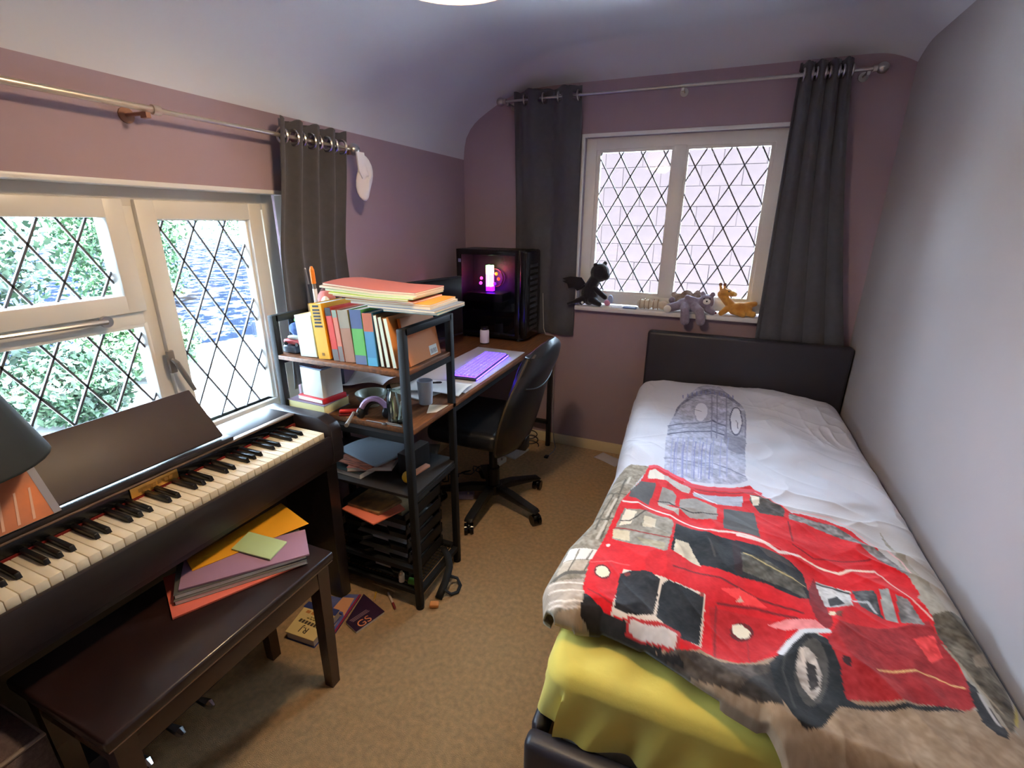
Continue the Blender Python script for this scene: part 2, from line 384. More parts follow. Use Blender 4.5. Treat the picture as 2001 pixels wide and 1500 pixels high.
# pale block wall of the house next door
NY = 8.6
struct(MB().box((-6.5,3.3,GZ),(5.2,NY-.04,GZ+.03)).build('bounce_ground', M('bounce_pale',(224,224,220),.95,spec=0)))  # unseen bright ground, added to bounce daylight up onto the ceiling
nb = thing('neighbour_wall', 'pale painted blockwork wall of the house next door', 'wall', (-.6, NY, GZ), kind='structure')
MB().box((-7.0,NY-.03,GZ),(5.5,NY+.3,-.1),.01).build('bounce_plinth', M('bounce_white',(226,226,222),.9,bump=(40,.3,.01)), nb)  # white lower wall out of view, added to throw light up through the window
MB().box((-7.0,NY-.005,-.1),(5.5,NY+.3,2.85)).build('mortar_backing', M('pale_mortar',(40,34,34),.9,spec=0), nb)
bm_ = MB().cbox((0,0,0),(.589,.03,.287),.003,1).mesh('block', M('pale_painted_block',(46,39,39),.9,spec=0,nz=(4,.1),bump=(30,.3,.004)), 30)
for r_ in range(10):
    for c_ in range(13):
        x = -4.6+c_*.60+(.30 if r_ % 2 else 0); z = .045+r_*.297
        piece('block', bm_, nb, (x+.6, .003+random.uniform(-.004,.004), z-GZ))
# ================================================================ curtains and rods
curt = M('grey_curtain_cloth', (76,75,80), .85, nz=(40,.08), bump=(500,.25,.002), sheen=.3)
def curtain(label, axis, top, bot, p, zt, zb_, folds, amp, group, phase=0, zr=0, pb=None, ampb=.75):
    """hangs from rod; top/bot = (a0,a1) spans along the rod, p = depth of the rod"""
    a0,a1 = top; b0,b1 = bot
    base = (((a0+a1)/2, p, zb_) if axis == 'y' else (p, (a0+a1)/2, zb_))
    t = thing('curtain', label, 'curtain', base, group=group)
    def f(u,v):
        v = v**1.8; k = v**1.3; lo = a0+(a1-a0)*u; hi = b0+(b1-b0)*u; a = lo*(1-k)+hi*k
        ph = 2*math.pi*folds*u+phase
        kk = min(1,v*2.2); d = amp*(1-(1-ampb)*kk)*math.sin(ph) + .003*math.sin(9*v+7*u)*min(1,v*6) + (0 if pb is None else (pb-p)*kk) ; a += amp*.35*math.cos(ph)*(.4+.6*v)*(1 if 0 < u < 1 else 0)
        z = zt+(zb_-zt)*v + (.006*math.sin(ph*2) if v == 0 else 0)
        return (a, p+d, z) if axis == 'y' else (p+d, a, z)
    m = MB().grid(f, folds*36, 40); di = 1 if axis == 'y' else 0
    gone = []
    for fc in m.bm.faces:                      # the cloth is cut away inside each eyelet
        c = fc.calc_center_median()
        if math.hypot(c[di]-p, c.z-zr) < .018: gone.append(fc)
    bmesh.ops.delete(m.bm, geom=gone, context='FACES')
    m.build('curtain_panel', curt, t, smooth=60, solid=.004)
    vr = ((zt-zr)/(zt-zb_))**(1/1.8)
    for n_ in range(math.ceil(phase/math.pi), math.floor((2*math.pi*folds+phase)/math.pi)+1):
        x,y,_ = f((n_*math.pi-phase)/(2*math.pi*folds), vr); q = (x,p,zr) if axis == 'y' else (p,y,zr)
        d = Vector((1,0,0)) if axis == 'y' else Vector((0,1,0))
        pts = []
        for k in range(14):
            a = 2*math.pi*k/14; e = (Vector((0,1,0)) if axis == 'y' else Vector((1,0,0)))
            pts.append(Vector(q)+(e*math.cos(a)+Vector((0,0,1))*math.sin(a))*.024)
        MB().tube(pts, .005, 6, close=True).build('eyelet_ring', steel, t)
    return t
# back window
ROD_Y, ROD_Z = 2.80, 2.072
curtain('grey eyelet curtain hanging at the side of the back window nearest the computer tower','y',(-1.165,-.775),(-1.165,-.778),ROD_Y,2.115,.765,2,.034,'curtains of the back window',.6,ROD_Z,2.862,.45)
curtain('grey eyelet curtain gathered in tight folds at the bed side of the back window','y',(.235,.435),(.245,.655),ROD_Y,2.118,.80,4,.026,'curtains of the back window',.2,ROD_Z,2.819,.5)
t = thing('curtain_rod','slim steel curtain rod with ball finials above the back window','curtain rod',(-.35,ROD_Y,ROD_Z))
MB().cyl((-1.225,ROD_Y,ROD_Z),(-.26,ROD_Y,ROD_Z),.0065).cyl((-.27,ROD_Y,ROD_Z),(.53,ROD_Y,ROD_Z),.008).build('rod', steel, t)
for x in (-1.238,.55): MB().sph((x,ROD_Y,ROD_Z),(.024,.022,.022)).cyl((x+(.02 if x<0 else -.02),ROD_Y,ROD_Z),(x+(.035 if x<0 else -.035),ROD_Y,ROD_Z),.014).build('finial', steel, t)
for x in (-1.19,-.26,.50): MB().cyl((x,ROD_Y,ROD_Z-.012),(x,YB-.0005,ROD_Z-.012),.005).cyl((x,YB-.006,ROD_Z-.012),(x,YB-.0005,ROD_Z-.012),.02).box((x-.006,ROD_Y-.012,ROD_Z-.024),(x+.006,ROD_Y+.012,ROD_Z-.01)).build('bracket', steel, t)
# left window
RX, RZ = -1.443, 1.714
curtain('grey eyelet curtain hanging at the left window beside the book shelf','x',(1.375,1.70),(1.33,1.715),RX,1.765,.80,4,.030,'curtain of the left window',.9,RZ,-1.496,.55)
t = thing('curtain_rod','slim white and steel curtain rod above the left window, over the piano','curtain rod',(RX,.6,RZ))
MB().cyl((RX,-.05,RZ),(RX,.985,RZ),.0085).cyl((RX,.975,RZ),(RX,1.745,RZ),.0065).cyl((RX,.965,RZ),(RX,.985,RZ),.0125).build('rod', M('pale_brass',(206,190,170),.3,metal=.8), t)
MB().sph((RX,1.765,RZ),(.024,.027,.024)).build('finial', steel, t)
for y in (.945,1.725): MB().cyl((RX,y,RZ-.012),(XLW+.0005,y,RZ-.012),.005).cyl((XLW+.006,y,RZ-.012),(XLW+.0005,y,RZ-.012),.02).box((RX-.012,y-.006,RZ-.024),(RX+.012,y+.006,RZ-.01)).build('bracket', M('dull_brass',(150,110,90),.4,metal=.7), t)
# white cloth cap hooked on the finial
t = thing('cap','white fabric cap hooked on the rod end beside the left window curtain','cap',(-1.415,1.77,1.52))
def capf(u,v):
    a = math.pi*2*u; r = .085*math.sin(min(1,v*1.02)*math.pi/2)
    return (-1.412+.022*math.cos(v*math.pi/2)+.006*math.sin(3*a), 1.775+r*.50*math.cos(a)+.02*v*math.sin(a), 1.605+r*1.05*math.sin(a)-.01*math.cos(a))
MB().grid(capf, 24, 8, cu=True).build('crown', M('white_cotton',(224,220,226),.85), t, smooth=60, solid=.003)
MB().prism([(1.72,1.70),(1.765,1.70),(1.775,1.63),(1.745,1.60),(1.725,1.63)],-.003,.003,Matrix(((0,0,1,-1.395),(1,0,0,0),(0,1,0,0),(0,0,0,1)))).build('strap', M('white_cotton',(224,220,226)), t)

# ================================================================ pendant lamp
PX, PY, PZ = -.556, 1.012, 1.90
t = thing('pendant_lamp','round white pendant lamp glowing warm over the middle of the room','lamp',(PX,PY,PZ))
shade_m = bpy.data.materials.new('warm_lamp_shade'); shade_m.use_nodes = True; nt = shade_m.node_tree; p = nt.nodes['Principled BSDF']
p.inputs['Base Color'].default_value = (.9,.84,.74,1); p.inputs['Roughness'].default_value = .8
tr = nt.nodes.new('ShaderNodeBsdfTranslucent'); tr.inputs[0].default_value = (.9,.8,.62,1); mx = nt.nodes.new('ShaderNodeMixShader'); mx.inputs[0].default_value = .22
nt.links.new(p.outputs[0], mx.inputs[1]); nt.links.new(tr.outputs[0], mx.inputs[2]); nt.links.new(mx.outputs[0], nt.nodes['Material Output'].inputs[0])
MB().lathe([(.150,0),(.152,.004),(.150,.08),(.140,.13),(.11,.165),(.05,.18),(.02,.182)],(PX,PY,PZ),36).build('lamp_shade', shade_m, t, solid=.003)
MB().cyl((PX,PY,PZ+.12),(PX,PY,PZ+.20),.022).build('lamp_holder', whitep, t)
MB().cyl((PX,PY,PZ+.18),(PX,PY,2.272),.0035,n=8).build('flex', whitep, t)
MB().lathe([(.0,.0),(.045,.0),(.04,.022),(.0,.024)],(PX,PY,2.252),24).build('ceiling_rose', whitep, t)
MB().sph((PX,PY,PZ+.075),(.042,.042,.05)).build('bulb', M('bulb_glow',(255,230,190),.4,emit=((255,214,150),12)), t)
ld = bpy.data.lights.new('pendant_light','POINT'); ld.energy = LAMP_W; ld.color = (1.0,.74,.46); ld.shadow_soft_size = .07
lo = bpy.data.objects.new('pendant_light', ld); COL.objects.link(lo); lo.location = (PX,PY,PZ+.03)

# ================================================================ bed
leather = M('dark_brown_leatherette', (46,43,50), .42, bump=(220,.15,.002), nz=(5,.1))
bed = thing('bed','single bed with dark brown leatherette headboard and side rails against the wall','bed',(.19,1.75,0))
MB().box((-.305,2.735,.07),(.684,2.80,.862),.018,3).build('headboard', leather, bed)
MB().box((-.264,.768,.06),(-.233,2.736,.325),.016,3).build('side_rail', leather, bed)
MB().box((.664,.768,.07),(.688,2.736,.325),.016,3).build('side_rail', leather, bed)
MB().box((-.264,.715,.07),(.688,.768,.325),.018,3).build('foot_rail', leather, bed)
for x in (-.24,.645):
    for y in (.76,2.70): MB().cyl((x,y,0),(x,y,.065),.022,.028).build('bed_foot', blackp, bed)
MB().box((-.2325,.769,.20),(.6635,2.7345,.24)).build('slat_base', M('pine',(190,150,104),.6,nz=(9,.2)), bed)
X0,X1,Y0,Y1 = -.240,.658,.780,2.722
def outline(u, grow):
    """rounded rectangle walked anticlockwise from the foot left corner"""
    r = .06; w_, h_ = X1-X0+2*grow, Y1-Y0+2*grow; seg = [w_-2*r, math.pi*r/2, h_-2*r, math.pi*r/2, w_-2*r, math.pi*r/2, h_-2*r, math.pi*r/2]
    d = (u % 1)*sum(seg); k = 0
    while d > seg[k] and k < 7: d -= seg[k]; k += 1
    cs = [(X0-grow+r,Y0-grow+r),(X1+grow-r,Y0-grow+r),(X1+grow-r,Y1+grow-r),(X0-grow+r,Y1+grow-r)]
    if k % 2 == 0:
        q = d; e_ = k//2
        return [(cs[0][0]+q,Y0-grow),(X1+grow,cs[1][1]+q),(cs[2][0]-q,Y1+grow),(X0-grow,cs[3][1]-q)][e_]
    c = cs[((k+1)//2) % 4]; a = -math.pi/2+math.pi/2*((k-1)//2)+d/r
    return (c[0]+r*math.cos(a), c[1]+r*math.sin(a))
MPOLY = [outline(k_/90,-.012) for k_ in range(90)]
mt_ = MB().prism(MPOLY,.242,.484,bev=.02).build('mattress', M('mattress_ticking',(220,216,206),.8)); tag(mt_,'white mattress under the yellow sheet on the bed','mattress')
# yellow fitted sheet: top and hanging sides with gathers
ym = M('yellow_cotton_sheet',(232,208,84),.85,nz=(3,.06,(214,198,96)),bump=(90,.15,.003),sheen=.2)
def sheet(u,v):
    cx, cy = (X0+X1)/2, (Y0+Y1)/2
    near = math.exp(-((min(u % 1, 1-(u % 1)))/.10)**2)          # loose gathers round the foot left corner
    if v < .5:
        s = v/.5; x,y = outline(u,0); px = cx+(x-cx)*s*.94; py = cy+(y-cy)*s*(.965 if y < cy else .985); z = .494
        z += near*.012*math.sin(px*52+py*36)*max(0,s-.55)*2
        return (px,py,z)
    s = (v-.5)/.5
    fold = (.5+.5*math.sin(u*330+3*s)+.5*math.sin(u*143+1))
    if s < .3:
        a = s/.3*math.pi/2; g = -.028*(1-math.sin(a)); x,y = outline(u, 0)
        i = 1-.06*(1-math.sin(a)) ; j = 1-.035*(1-math.sin(a)) if y < cy else 1
        return (cx+(x-cx)*i, cy+(y-cy)*j, .494-.030*(1-math.cos(a)))
    k = (s-.3)/.7; x,y = outline(u, (.004+near*.018*k*fold+.004*k))
    hem = .3265+.001*math.sin(u*60)
    return (x, y, .464+(hem-.464)*k)
sh = MB().grid(sheet, 700, 40, cu=True).build('bed_sheet', ym, smooth=70)
tag(sh,'yellow fitted sheet showing at the foot corner of the bed','sheet')

